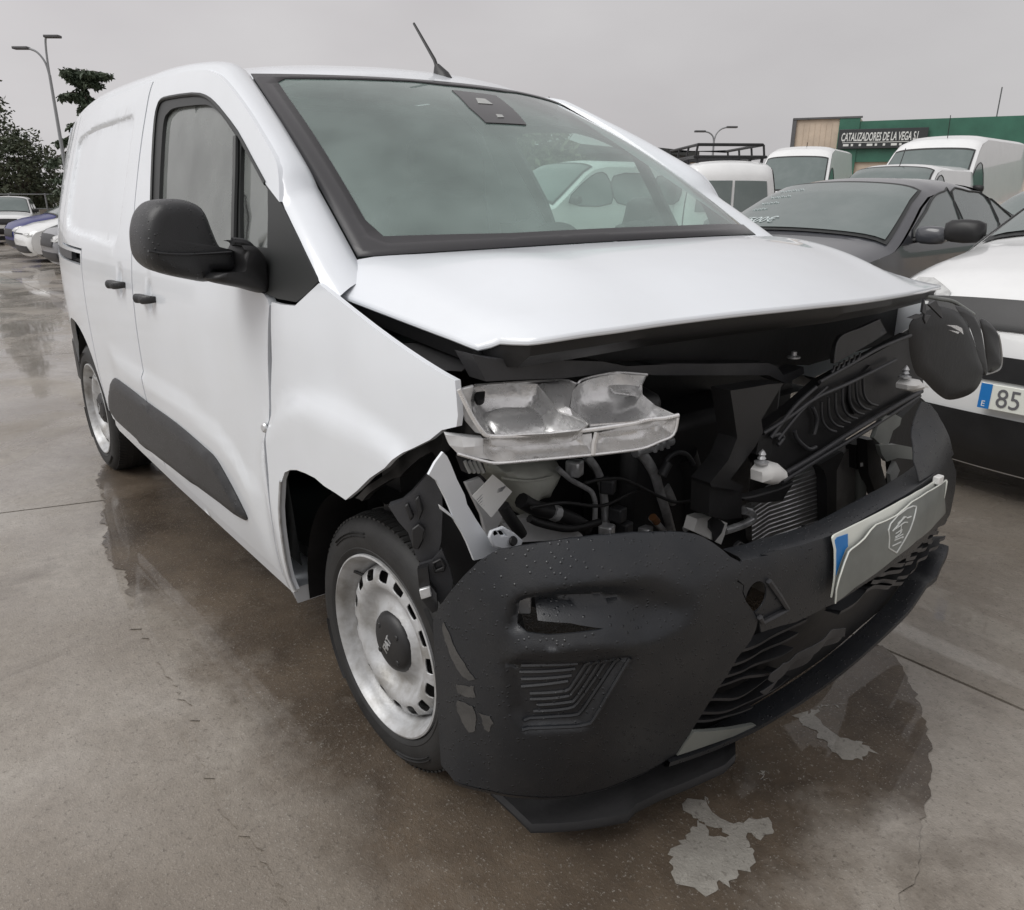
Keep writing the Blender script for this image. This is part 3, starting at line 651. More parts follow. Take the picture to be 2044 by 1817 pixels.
# ================================================================== trim on the sides
def pln(px, p0, n):
    d = ray(*px); n = np.asarray(n, float); t = ((np.asarray(p0)-CPOS)@n)/(d@n); return CPOS+t*d
def pp(name, pts, p0, n, thick, m, parent, holes=(), bulge=None, step=.02, bevel=.002, sm=0, den=.012):
    """flat or bulged plate: outline in pixels on the plane (p0, n)"""
    n = np.asarray(n, float); n = n/np.linalg.norm(n); p0 = np.asarray(p0, float)
    if n@(CPOS-p0) < 0: n = -n
    e = np.cross([0, 0, 1.], n); e = np.array([1., 0, 0]) if np.linalg.norm(e) < .05 else e/np.linalg.norm(e); g = np.cross(n, e)
    to2 = lambda q: ((q-p0)@e, (q-p0)@g)
    P = np.array([to2(pln(q, p0, n)) for q in pts]); H = [dens(np.array([to2(pln(q, p0, n)) for q in h]), den) for h in holes]
    if sm: P = crom(P, sm, True)
    P = dens(P, den); vo, T = cdt(P, step, H)
    def f(q):
        r = p0+q[:, :1]*e+q[:, 1:]*g
        if bulge is not None:
            b = bulge(q, sdist(P, q), P); r = r+b[:, None]*n
        return r
    return shell(name, vo, T, f, -n*thick, m, parent, bevel)
dome = lambda h, r: (lambda q, d, P: h*np.sqrt(np.clip(1-(1-np.clip(d/r, 0, 1))**2, 0, 1)))
dish = lambda h, r: (lambda q, d, P: -h*np.sqrt(np.clip(1-(1-np.clip(d/r, 0, 1))**2, 0, 1)))
# ---- lower side moulding
mo = S2(*z('I', (338,593), (420,645), (500,708), (650,815), (790,935), (832,975), (872,1040), (930,1150), (975,1240), (987,1275), (972,1283), (900,1238), (700,1092), (500,942), (385,835), (335,775), (316,715), (318,640)))
P = dens(crom(mo, 3, True), .02); vo, T = cdt(P, .022)
shell('side_moulding', vo, T, lambda q: side(q, .004+.016*float(1)*np.sqrt(np.clip(1-(1-np.clip(sdist(P, q)/.035, 0, 1))**2, 0, 1)).reshape(-1)), INW, plast, fd, 0)
# ---- door handles
for (hx, hz), par in zip(hcen, (fd, sdoor)):
    rows = []
    for t in np.linspace(-1, 1, 15):
        x = hx+.078*t; zz = hz-.008+.004*t; c = side([(x, zz)], 0)[0]; lift = .034*(1-abs(t)**3.5)+.004; rz, ry = .016*(1-.35*abs(t)**4), .011*(1-.3*abs(t)**4)
        rows.append([(x, c[1]-lift*.9+ry*math.sin(w), zz+rz*math.cos(w)) for w in np.linspace(0, 2*math.pi, 13)])
    mb = MB().grid(rows); n = len(mb.V); mb.F.append(tuple(range(12))); mb.F.append(tuple(range(n-13, n-1)))
    mb.build('handle', plast, par, True, 50)
# ---- door mirror
mx0 = np.array([-.50, -1.06, 1.24])
def mloft(pts, xoffs, scl, name, m, parent, p0=mx0, nrm=(1, 0, 0)):
    Q = crom([pln(p, p0, nrm) for p in pts], 4, True); c = Q.mean(0); rows = []
    for dx, s in zip(xoffs, scl): rows.append([c+(q-c)*s+np.array([dx, 0, 0]) for q in Q])
    mb = MB().grid(rows, True); n = len(Q); mb.F.append(tuple(range(n))[::-1]); N = len(mb.V); mb.F.append(tuple(range(N-n, N)))
    return mb.build(name, m, parent, True, 65)
head = z('F', (592,1230), (600,1150), (622,1080), (660,1030), (705,1002), (800,990), (890,998), (945,1018), (985,1050), (1015,1110), (1050,1200), (1100,1300), (1180,1320), (1220,1350), (1222,1455), (1060,1468), (1040,1528), (900,1510), (760,1480), (690,1455), (640,1415), (605,1350))
mir = mloft(head, [.060, .057, .048, .030, .0, -.06, -.085, -.088], [.66, .80, .90, .965, 1., .99, .96, .90], 'door_mirror', plast, van)
mloft(z('F', (640,1120), (690,1040), (860,1030), (950,1080), (990,1200), (1000,1330), (800,1340), (650,1320)), [-.095, -.088], [.9, .9], 'mirror_glass', chrome, mir)
arm = z('F', (1040,1522), (1062,1470), (1215,1458), (1222,1350), (1252,1280), (1205,1262), (1290,1270), (1350,1310), (1388,1380), (1402,1480), (1412,1585), (1370,1600), (1250,1568))
mloft(arm, [.06, .052, .035, .01, -.03, -.06], [.70, .86, .95, 1., 1., .95], 'mirror_arm', plastd, mir, p0=np.array([-.44, -.95, 1.2]))
MB().tube(crom([pln(p, (-.40, 0, 0), (1, 0, 0)) for p in z('F', (1205,1268), (1290,1280), (1345,1330), (1378,1400), (1392,1500), (1405,1590))], 4), .010, 8).build('mirror_gasket', plast, mir)
MB().tube(crom([pln(p, (-.437, 0, 0), (1, 0, 0)) for p in z('F', (660,1330), (760,1345), (900,1350), (1050,1345), (1200,1335))], 4), .006, 8, True, .5).build('mirror_crease', plast, mir)
lm = mirror_copy(mir, van); lm.location = (-.36, -.05, 0)      # far mirror knocked back against its door
mirror_copy(bpy.data.objects['handle'], van)
# ---- pillar-foot trims at the windscreen corners
for s in (1,):
    q = [(s*.995, .003), (s*.90, .005), (s*.925, .03), (s*.965, .13), (s*.995, .15)]
    vo, T = cdt(dens(q, .03), .03); shell('pillar_foot_trim', vo, T, lambda p: WS(p, .004), (0, 0, -.008), plastd, van, .002)
# ================================================================== cab interior
MB().grid([[WS([(e, -.01+.0)])[0]*np.array([1, .97, 1])+np.array([dx, 0, dz]) for e in np.linspace(-.97, .97, 21)] for dx, dz in ((-.03, -.03), (-.20, -.035), (-.45, -.05), (-.62, -.075), (-.70, -.14), (-.70, -.45))]).build('dashboard', dark, van, True, 60)
dl = MB().grid([[(x, y, 1.13-.02*(x+.6)) for y in (-.42, -.2, .0)] for x in (-.75, -.66, -.60)]); dl.build('dash_pad', dgrey, van)
sw = MB(); cw = np.array([-.86, .37, 1.08]); ring = []
axs = np.array([-.8, 0, .6]); e1 = np.array([0, 1., 0]); e2 = np.cross(axs, e1)
sw.tube([cw+.185*(math.cos(a)*e1+math.sin(a)*e2) for a in np.linspace(0, 2*math.pi, 41)], .016, 10, False)
for a in (R(90), R(205), R(335)): sw.tube([cw, cw+.18*(math.cos(a)*e1+math.sin(a)*e2)], .018, 8)
sw.lathe([(0, .03), (.06, .025), (.075, 0), (.07, -.03), (0, -.04)], cw, axs, 20)
sw.tube([cw, cw-axs*.25], .04, 10)
sw.build('steering_wheel', dark, van)
def rbox(lo, hi, name, m, parent, bev=.05): return MB().box(lo, hi).build(name, m, parent, bevel=bev, seg=4)
for y0, y1 in ((-.70, -.02), (.14, .62)):
    st = rbox((-1.45, y0, .62), (-.90, y1, .80), 'seat', dark, van)
    b = MB().box((-.07, y0, 0), (.07, y1, .62), Matrix.Translation((-1.42, 0, .74)) @ Matrix.Rotation(R(-12), 4, 'Y')).build('backrest', dark, st, bevel=.05, seg=4)
    yc = (y0+y1)/2 if y0 > 0 else -.45
    MB().box((-.05, yc-.13, 0), (.05, yc+.13, .18), Matrix.Translation((-1.55, 0, 1.38))).build('headrest', dark, st, bevel=.04, seg=4)
MB().box((-1.70, -.74, .35), (-1.67, .74, 1.68)).build('bulkhead', dgrey, van)
MB().grid([[(x, y, roofz(x, y)-.05) for y in np.linspace(-.6, .6, 9)] for x in (-1.02, -1.3, -1.7)]).build('headliner', lgrey, van)
MB().box((-1.7, -.8, .33), (-.3, .8, .36)).build('cab_floor', dark, van)
MB().grid([[(-.12-.02*abs(e), .80*e, zz) for e in np.linspace(-1, 1, 7)] for zz in (.25, .7, 1.12)]).build('firewall', engm, van)
for s in (-1, 1):     # inner door cards and B-pillar trims
    MB().grid([[(x, s*(float(W(x, zz))-.035), zz) for x in np.linspace(-.42, -1.62, 9)] for zz in (.36, .7, 1.0, 1.10)]).build('door_card', dark, van)
    MB().grid([[(x, s*(float(W(x, zz))-.03), zz) for x in (-1.50, -1.58, -1.70)] for zz in np.linspace(1.0, 1.69, 7)]).build('pillar_trim', lgrey, van)
mi = empty('rear_view_mirror'); 
bpy.data.objects.remove(mi)
# sun visor strip above the windscreen
MB().box((-1.12, -.58, 1.60), (-.98, .58, 1.625)).build('sun_visor', dgrey, van, bevel=.01)
# ================================================================== bumper: one curved skin, cut along the breaks
PL = crom([(.345,-.925),(.40,-.908),(.47,-.86),(.535,-.77),(.575,-.66),(.605,-.52),(.635,-.38),(.66,-.2),(.672,0),(.668,.25),(.662,.45),(.645,.64),(.605,.81),(.53,.91),(.40,.95)], 12)
PA = np.r_[0, np.cumsum(np.linalg.norm(np.diff(PL, axis=0), axis=1))]; LA = PA[-1]
_t = np.gradient(PL, axis=0); _n = np.stack([-_t[:, 1], _t[:, 0]], 1)*-1; _n = _n/np.linalg.norm(_n, axis=1)[:, None]
for _ in range(30): _n[1:-1] = (_n[:-2]+2*_n[1:-1]+_n[2:])/4
_n = _n/np.linalg.norm(_n, axis=1)[:, None]
FZ = pchip([.0,.06,.12,.2,.3,.42,.52,.60,.66,.70,.74,.77,.80,.86,1.0], [-.10,-.06,-.03,0,.035,.07,.09,.098,.095,.082,.06,.035,.0,-.03,-.06])
def BM(P, off=0):
    P = np.asarray(P, float); a, zz = P[:, 0], P[:, 1]
    w = .12+.88*sstep(.0, .36, a)*(1-1.2*sstep(LA-1.05, LA-.35, a)); o = FZ(zz)*w+off
    x = np.interp(a, PA, PL[:, 0]); y = np.interp(a, PA, PL[:, 1]); nx = np.interp(a, PA, _n[:, 0]); ny = np.interp(a, PA, _n[:, 1])
    return np.stack([x+nx*o, y+ny*o, zz], 1)
bi = surf_inv(BM, (0, .0), (LA, .98), (420, 200))
def B2(k, *pts): return [bi(p) for p in z(k, *pts)]
def bthick(t): return lambda q: BM(q, -t)-BM(q)
bump = van
pod = B2('C', (440,282),(500,240),(560,206),(680,185),(800,166),(950,143),(1100,126),(1300,110),(1500,106),(1580,110),(1640,120),(1690,138),(1740,168),(1790,205),(1835,245),(1880,268),(1905,300),(1890,345),(1870,380),(1905,400),(1900,440),(1920,490),(1960,545),(1985,590),(1975,640),(1945,705),(1870,800),(1820,890),(1770,960),(1700,1070),(1620,1200),(1540,1325),
    (1440,1385),(1360,1430),(1240,1480),(1150,1515),(1000,1550),(880,1562),(700,1555),(600,1545),(520,1525),(400,1500),(320,1475),(285,1430),(240,1380),(215,1310),(200,1230),(180,1100),(165,950),(140,790),(120,650),(100,545),(90,492),(130,560),(165,590),(200,605),(225,560),(245,512),(300,432),(370,350))
rec1 = np.array(B2('C', (610,640),(615,540),(640,480),(720,440),(1050,385),(1400,345),(1560,390),(1640,500),(1590,620),(1450,690),(1320,715),(1150,635),(780,600),(690,655)))
rec2 = np.array(B2('C', (590,830),(700,815),(1240,790),(1290,795),(1180,960),(1045,1190),(880,1200),(700,1205),(630,1100)))
cav = B2('C', (680,498),(765,488),(772,540),(778,592),(950,606),(1135,632),(1050,645),(980,655),(830,667),(720,652),(664,625),(672,560))
rec1s = crom(rec1, 5, True); shelf = crom(np.array(B2('C', (625,720),(690,672),(830,680),(980,668),(1150,645),(1310,715),(1240,770),(1000,785),(700,800),(630,785))), 4, True)
def poddisp(P):
    d1 = sdist(rec1s, P); d2 = sdist(rec2, P); d3 = sdist(shelf, P); a = P[:, 0]
    fade = 1-.75*sstep(np.percentile(rec1[:, 0], 35), rec1[:, 0].max(), a)
    d = -.060*sstep(-.006, .055, d1)*fade-.018*sstep(-.006, .020, d2)+.014*sstep(-.012, .030, d3)
    top = P[:, 1]; dr = np.abs(sdist(rec1, P))
    return d+.004*np.exp(-(dr/.04)**2)
podP = dens(pod, .012); ex_ = [q for pl__ in (rec1s[::2], rec2, shelf[::2]) for q in ring_(pl__, (-.006, 0, .006, .012, .018))]; ex_ = np.array(list({(round(q[0]/.005), round(q[1]/.005)): q for q in ex_}.values())); ex_ = ex_[(sdist(podP, ex_) > .006) & (sdist(np.array(cav), ex_) < -.004)]; vo, T = cdt(podP, .0095, [dens(cav, .01)], ex_)
skin = shell('bumper_skin', vo, T, lambda q: BM(q)+(BM(q, 1.)-BM(q))*poddisp(q)[:, None], bthick(.004), bumperm, bump, .0015, 50)
vo, T = cdt(dens(np.array(cav).mean(0)+(np.array(cav)-np.array(cav).mean(0))*1.25, .02), .03); shell('fog_lamp_cavity', vo, T, lambda q: BM(q, -.10), bthick(.005), engm, skin, 0)
MB().box((-.03, -.012, -.035), (.0, .012, .03), Matrix.Translation(tuple(BM([B2('C', (712,560))[0]], -.06)[0])) @ Matrix.Rotation(R(-40), 4, 'Z')).build('fog_lamp_bracket', chrome, skin, bevel=.003)
# chevron ribs pressed into the lower corner
for pts in ([(690,1195),(870,1190),(1010,1183),(1045,1172),(1080,1145),(1180,975),(1285,800)], [(700,1160),(880,1150),(1000,1140),(1040,1112),(1140,960),(1240,812)], [(760,1122),(960,1106),(1000,1090),(1030,1055),(1200,812)], [(780,1088),(960,1072),(995,1062),(1020,1030),(1160,820)], [(740,1056),(950,1040),(985,1018),(1120,828)], [(740,1024),(955,1008),(975,990),(1080,835)], [(690,985),(960,955)], [(690,945),(980,925)], [(680,905),(1000,888)], [(690,870),(1010,850)]):
    q = np.array(B2('C', *pts)); q = resample(crom(q, 4), .012); p3 = BM(q)+(BM(q, 1.)-BM(q))*(poddisp(q)+.0005)[:, None]
    MB().tube(p3, .0042, 6, True).build('pressed_rib', bumperm, skin)
# scuffs worn into the corner
scm = mat('worn_scuff', (.075, .073, .07), .6, bump=.3, bscale=300, var=.5, vscale=30, dirt=(.03, .03, .03))
for i, pts in enumerate(([(262,590),(300,660),(330,740),(400,860),(435,915),(400,925),(350,890),(300,800),(265,700)], [(325,935),(430,950),(442,1015),(400,1020),(340,990)], [(340,1030),(420,1060),(440,1120),(430,1190),(400,1200),(370,1150),(345,1090)], [(450,1095),(520,1110),(545,1160),(510,1205),(480,1190)])):
    q = jag(B2('C', *pts), .0012, .006, 40+i); vo, T = cdt(q, .012); shell('scuff_mark', vo, T, lambda q: BM(q, .0012), bthick(.0005), scm, skin, 0)
# ---- centre beam with number plate
beam = B2('C', (1838,330),(1880,285),(1900,268),(2044,235))+B2('B', (600,1640),(700,1618),(850,1580),(1000,1530),(1090,1485),(1180,1430),(1330,1345),(1450,1272),(1560,1190),(1640,1092),(1672,1180),(1680,1320))+B2('M', (1610,360),(1540,480),(1480,560),(1300,720),(1000,960),(700,1160),(430,1340),(330,1380))+B2('J', (930,195),(850,215),(760,245))+B2('C', (1990,590),(1965,545),(1925,490),(1905,435),(1910,400),(1880,375))
tow = B2('J', (672,30),(690,5),(730,-5),(775,25),(800,75),(795,125),(765,148),(730,135),(690,90))
tow = [tuple(p) for p in np.array(B2('J', (735,75))[0])+np.array([(.026*math.cos(t), .034*math.sin(t)) for t in np.linspace(0, 2*math.pi, 25)[:-1]])]
bp_ = dens(beam, .015)
vo, T = cdt(bp_, .02, [tow]); bm_ = shell('bumper_beam', vo, T, BM, bthick(.004), bumperm, bump, .0015, 50)
vo, T = cdt([tuple(np.array(tow).mean(0)+(np.array(p)-np.array(tow).mean(0))*1.5) for p in tow], .02); shell('tow_eye_cavity', vo, T, lambda q: BM(q, -.05), bthick(.004), engm, bm_, 0)
MB().tube([BM([q], .004)[0] for q in B2('J', (790,-10),(840,60),(880,125),(830,155),(760,192),(745,165))], .006, 6).build('tow_eye_frame', plastg, bm_)
# top flange of the beam, running back
tl = np.array(B2('C', (1900,268),(2044,235))+B2('B', (700,1618),(850,1580),(1000,1530),(1180,1430),(1330,1345),(1450,1272),(1560,1190),(1640,1092))); tl = resample(tl, .02)
MB().grid([BM(tl, .0), BM(tl, -.012)+np.array([0, 0, .004]), BM(tl, -.055)+np.array([0, 0, .002])]).build('beam_flange', bumperm, bm_)
# ---- plate
plate = empty('number_plate'); plate.parent = bump
bi0 = bi; bi = surf_inv(lambda q: BM(q, .02), (0, .0), (LA, .98), (420, 200))
vo, T = cdt(dens(B2('M', (424,720),(435,695),(460,678),(560,630),(660,580),(880,470),(1100,350),(1250,265),(1400,175),(1485,115),(1475,330),(1300,560),(1000,780),(700,980),(450,1180),(415,1300)), .02), .03)
shell('plate_backing', vo, T, lambda q: BM(q, .014), bthick(.004), platew, plate, .001)
vo, T = cdt(dens(B2('M', (442,735),(460,708),(565,672),(566,795),(540,828),(500,930),(450,1080)), .02), .03); shell('plate_band', vo, T, lambda q: BM(q, .0155), bthick(.001), eublue, plate, 0)
cov = B2('M', (405,1332),(415,1200),(440,1100),(490,950),(540,822),(580,792),(630,755),(690,700),(750,618),(800,568),(900,528),(1000,478),(1080,410),(1150,345),(1300,252),(1488,132),(1480,230),(1475,340),(1482,455),(1400,545),(1200,725),(1000,885),(800,1045),(600,1180),(500,1265))
vo, T = cdt(dens(cov, .015), .02); pc = shell('plate_cover', vo, T, lambda q: BM(q, .024), bthick(.003), plategr, plate, .001)
cl = resample(np.array(cov[:17]), .008); MB().tube(BM(cl, .0245), .0016, 6).build('cover_edge', platew, plate)
em = np.array(B2('M', (1192,392),(1175,480),(1130,620),(1060,745),(1000,842),(925,797),(930,700),(921,620),(940,560),(1010,480),(1100,412),(1160,388),(1192,392))); MB().tube(BM(resample(em, .004), .0245), .0018, 6).build('emblem_outline', logo, plate)
for pts in ([(960,630),(1075,490)], [(1010,560),(1085,488),(1100,505),(1140,488)], [(985,610),(1075,545),(1105,545)], [(990,655),(1050,615),(1040,650),(985,690)], [(985,700),(1060,660)], [(980,720),(1070,680),(1050,700)], [(960,775),(1040,735)], [(1045,560),(1035,650)]):
    MB().tube(BM(resample(np.array(B2('M', *pts)), .006), .0248), .0016, 5).build('emblem_stroke', logo, plate)
cb = BM([B2('M', (1425,135))[0]], .02)[0]; MB().box((-.008, -.014, -.010), (.008, .014, .010), Matrix.Translation(tuple(cb))).build('plate_clip', papr, plate, bevel=.003)
q = np.array(B2('M', (1482,140),(1475,220),(1462,310))); MB().tube(BM(q, .026), [.003, .002, .0008], 6).build('plate_scratch', platew, plate)
bi = bi0
# ---- lower grille: dark back, wavy broken slats
gp = B2('J', (905,205),(705,290),(640,370),(590,460),(540,530),(490,600),(420,705),(360,830),(560,790),(720,710),(860,625),(1000,530),(1200,385),(1350,250),(1590,10))+B2('M', (1590,760),(1610,420),(1480,560),(1300,700),(1000,930),(700,1150),(430,1330))
vo, T = cdt(dens(gp, .03), .04); gr = shell('grille_back', vo, T, lambda q: BM(q, -.055), bthick(.006), engm, bump, 0)
rr = random.Random(5)
ga = np.array(gp)[:, 0].min(), np.array(gp)[:, 0].max()
for k, pts in enumerate(([(655,352),(760,312),(830,278),(930,238),(1010,190)], [(628,412),(740,375),(800,345),(880,308),(960,255)], [(588,470),(700,448),(750,420),(860,370),(940,330)], [(542,532),(640,505),(720,470),(830,452)], [(500,592),(600,582),(650,575),(720,545),(800,500),(880,440)], [(462,655),(560,645),(640,630),(730,600),(830,540),(920,470)], [(430,690),(560,678),(660,660),(740,620)])):
    q = np.array(B2('J', *pts)); q = resample(crom(q, 4), .015); w = np.array([rr.gauss(0, .0012) for _ in q])
    o = -.012+.004*np.sin(np.arange(len(q))*.5+k)
    top = BM(q)+(BM(q, 1.)-BM(q))*o[:, None]; bk = BM(q-np.array([0, .012]), -.045); lowr = BM(q-np.array([0, .010]))+(BM(q, 1.)-BM(q))*(o-.002)[:, None]
    MB().grid([bk, top, lowr, bk-np.array([0, 0, .006])]).build('grille_slat', plastg, gr, True, 30)
for k, pts in enumerate(([(820,1040),(930,1045),(1010,1040),(1100,1000),(1200,930)], [(800,1115),(950,1120),(1050,1110),(1130,1070),(1230,990)], [(740,1205),(860,1180),(1000,1165),(1100,1130)], [(960,960),(1060,960),(1160,920),(1280,830),(1400,730)], [(1080,880),(1200,850),(1330,740),(1450,640)], [(1200,760),(1330,700),(1440,610),(1540,500)], [(510,1430),(620,1340),(760,1210)], [(1180,1030),(1300,900),(1420,790),(1530,690)])):
    q = np.array(B2('M', *pts)); q = resample(crom(q, 4), .015); o = -.006+.005*np.sin(np.arange(len(q))*.6+k)
    top = BM(q)+(BM(q, 1.)-BM(q))*o[:, None]; bk = BM(q-np.array([0, .012]), -.045); lowr = BM(q-np.array([0, .012]))+(BM(q, 1.)-BM(q))*(o-.002)[:, None]
    MB().grid([bk, top, lowr, bk-np.array([0, 0, .006])]).build('grille_slat', plastg, gr, True, 30)
# torn shard hanging in the grille mouth
for pts, o in (([(790,450),(850,380),(960,330),(1080,230),(1165,205),(1150,260),(1060,300),(1000,345),(930,390),(860,440),(800,480)], .006), ([(1000,345),(1060,300),(1165,240),(1160,280),(1080,330),(980,400),(880,470),(770,560),(750,545),(860,450)], -.004)):
    vo, T = cdt(jag(B2('J', *pts), .002, .012, 9), .02); shell('torn_shard', vo, T, lambda q: BM(q, o+.0)+np.stack([.006*np.sin(q[:, 0]*60), .0*q[:, 0], 0*q[:, 0]], 1), bthick(.003), plastg, bump, .001)
# grey insert strip and lower lip
vo, T = cdt(dens(B2('J', (345,842),(385,780),(425,728),(520,722),(600,714),(720,692),(745,700),(700,725),(600,755),(500,790)), .015), .02); shell('grey_insert', vo, T, lambda q: BM(q, .004), bthick(.01), plategr, bump, .001)
lip = np.array(B2('J', (300,870),(420,828),(560,778),(720,705),(860,618),(1000,528),(1200,385),(1350,250),(1470,130),(1590,15))+B2('M', (1300,1050),(1420,950),(1540,825),(1585,770))); lip = lip[np.argsort(lip[:, 0])]; pz_ = np.poly1d(np.polyfit(lip[:, 0], lip[:, 1], 3)); la = np.linspace(lip[0, 0], lip[-1, 0], 60); lip = np.stack([la, .35*np.interp(la, lip[:, 0], lip[:, 1])+.65*pz_(la)], 1)
MB().grid([BM(lip, -.05), BM(lip, -.006)+np.array([0, 0, .004]), BM(lip, .010)+np.array([0, 0, .001]), BM(lip-np.array([0, .012]), .012), BM(lip-np.array([0, .022]), .002), BM(lip-np.array([0, .024]), -.05)]).build('lower_lip', bumperm, bump, True, 40)
q = resample(np.array(B2('C', (320,1475),(400,1500),(520,1527),(700,1556),(880,1562),(1000,1550),(1150,1515),(1240,1480),(1360,1430),(1440,1385),(1540,1325),(1800,1270))), .02)
MB().grid([BM(q, .001), BM(q-np.array([0, .012]), -.004), BM(q-np.array([0, .016]), -.06)]).build('bumper_underside', bumperm, bump, True, 40)
# sagging undertray
tr = [on(p, 'z', h) for p, h in zip(z('C', (520,1540),(640,1650),(740,1748),(860,1745),(1000,1735),(1150,1712),(1270,1690),(1310,1640),(1450,1570),(1600,1510),(1800,1420),(1860,1360)), (.12,.09,.07,.07,.07,.07,.07,.08,.085,.09,.10,.12))]
tr = np.array(tr); back = tr+np.array([-.16, .22, .03])
up = np.array([on(p, 'z', .17) for p in z('C', (500,1500),(620,1520),(740,1540),(860,1550),(1000,1530),(1150,1490),(1270,1440),(1310,1420),(1450,1360),(1600,1320),(1800,1240),(1860,1200))])+np.array([-.12, .16, .0])
MB().grid([back, tr+np.array([0, 0, -.006]), tr, tr+np.array([-.004, .006, .012]), up]).build('undertray', engm, bump, True, 30)
# left end of the bumper
vo, T = cdt(dens(B2('B', (1485,800),(1530,815),(1570,865),(1620,960),(1650,1060),(1660,1090),(1600,1150),(1560,1185),(1470,1240),(1440,1130),(1430,950)), .02), .03); shell('bumper_wing', vo, T, BM, bthick(.004), bumperm, bump, .001)
# ================================================================== opened-up front end
bay = van
XP = lambda x: ((x, 0, 0), (1, 0, 0))
def bp(name, k, pts, x, thick, m, parent=bay, **kw): return pp(name, z(k, *pts) if k else pts, *XP(x), thick, m, parent, **kw)
def btube(name, k, pts, x, r, m, parent=bay, n=10, sm=5):
    xs = x if hasattr(x, '__len__') else [x]*len(pts); P = [pln(p, *XP(xx)) for p, xx in zip(z(k, *pts) if k else pts, xs)]
    return MB().tube(crom(P, sm), r, n).build(name, m, parent)
# ---- lining under the bonnet's front edge
fl = resample(fe, .03)
lin = MB().grid([fl+np.array([-.012, 0, -.006]), fl+np.array([-.018, 0, -.03]), fl+np.array([-.05, 0, -.055]), fl+np.array([-.12, 0, -.065]), fl+np.array([-.30, 0, -.05])]).build('bonnet_lining', plastd, bonnet)
el = resample(np.array([HD([(-1, s)])[0] for s in np.linspace(.02, 1, 20)]), .03)
MB().grid([el+np.array([0, .006, -.008]), el+np.array([0, .03, -.05]), el+np.array([0, .10, -.06])]).build('bonnet_side_flange', plastd, bonnet)
# ---- dark carrier edge below the lining (lock carrier)
car = bp('lock_carrier', 'A', [(200,560),(260,440),(330,420),(430,480),(700,500),(1000,508),(1150,515),(1300,542),(1600,530),(2044,522)], .36, .02, plastd) if False else None
lock = bp('lock_carrier', None, z('A', (330,470),(430,495),(700,505),(1000,510),(1150,515),(1300,545),(1600,530))+z('B', (0,590),(300,592),(640,588),(690,610),(722,655),(780,632),(832,608),(836,645),(740,702),(690,680),(640,655),(300,655),(0,655))+z('A', (1430,590),(1150,590),(900,620),(600,630),(420,640)), .40, .05, plastg, bevel=.006)
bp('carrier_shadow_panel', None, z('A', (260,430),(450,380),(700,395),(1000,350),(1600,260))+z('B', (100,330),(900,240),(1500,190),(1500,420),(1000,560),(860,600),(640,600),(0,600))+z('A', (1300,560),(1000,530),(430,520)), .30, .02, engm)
# dark mass of the engine behind
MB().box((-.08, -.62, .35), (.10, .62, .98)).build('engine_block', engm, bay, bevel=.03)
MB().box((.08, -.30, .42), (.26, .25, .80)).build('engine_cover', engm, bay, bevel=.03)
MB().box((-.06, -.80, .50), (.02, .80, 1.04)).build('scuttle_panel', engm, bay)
# ---- inner wing: white rail with blue clip
iw = pp('inner_wing_rail', z('A', (0,396),(60,410),(120,437),(175,480),(215,530),(206,570),(300,570),(345,592),(392,612),(360,650),(300,668),(255,650),(215,610),(120,570),(0,508)), (0, -.84, 0), (.25, -1, .5), .004, whitein, bay)
c = pln(z('A', (65, 478))[0], (0, -.855, 0), (.25, -1, .5)); MB().lathe([(0, .018), (.008, .016), (.011, .006), (.011, -.004), (0, -.006)], c, (.2, -.7, .6), 12).build('blue_clip', blue, iw)
pp('latch_bracket', z('A', (228,600),(260,565),(330,570),(372,610),(350,650),(300,655),(245,640)), (0, -.82, 0), (.4, -1, .4), .02, plastd, iw, bevel=.004)
pp('black_wing_brace', z('A', (205,560),(220,500),(250,450),(330,440),(370,500),(360,560),(300,590)), (0, -.80, 0), (.4, -1, .4), .03, plastd, iw)
# ---- right headlight, lens torn off: chrome bowls open to the rain
HLA, HLB = np.array([.40, -.885]), np.array([.62, -.40]); hn = np.array([HLB[1]-HLA[1], -(HLB[0]-HLA[0]), 0]); hn /= np.linalg.norm(hn)
hp0 = np.array([HLA[0], HLA[1], 0])
lf = lambda p: pln(p, hp0, hn)
A_, B_ = lf(z('A', (440, 985))[0]), lf(z('A', (1620, 852))[0]); C_ = pln(z('A', (760, 640))[0], hp0-hn*.13, hn)
tn = np.cross(B_-A_, C_-A_); tn /= np.linalg.norm(tn)
if tn@(CPOS-A_) < 0: tn = -tn
hl = empty('headlight'); hl.parent = van
def hp(name, pts, off, thick, m, **kw): return pp(name, z('A', *pts), A_+tn*off, tn, thick, m, hl, **kw)
cell1 = [(325,700),(352,668),(450,655),(600,648),(740,655),(800,730),(870,826),(960,850),(1062,905),(1000,948),(830,966),(640,975),(450,978),(395,935),(350,870),(328,790)]
cell2 = [(945,800),(960,700),(1000,655),(1060,628),(1140,608),(1250,592),(1420,604),(1395,660),(1400,722),(1480,790),(1600,845),(1430,878),(1300,892),(1075,908),(1000,850)]
hp('reflector_bowl', cell1, .0, .004, chrome, bulge=dish(.060, .075), step=.008, bevel=.001)
hp('reflector_bowl', cell2, .001, .004, chrome, bulge=dish(.050, .06), step=.008, bevel=.001)
hp('reflector_wing', [(740,655),(900,634),(985,655),(960,700),(940,800),(1000,850),(1060,903),(960,852),(868,826),(800,730)], .004, .004, chrome, bulge=dome(.01, .03), step=.01)
hp('reflector_step', [(1140,608),(1222,705),(1395,728),(1398,660),(1425,602),(1250,588)], -.02, .004, chrome, step=.01)
hp('reflector_floor', [(380,850),(520,795),(700,800),(850,825),(1040,905),(900,955),(480,972)], -.046, .003, chrome, step=.012, bulge=dome(.012, .06))
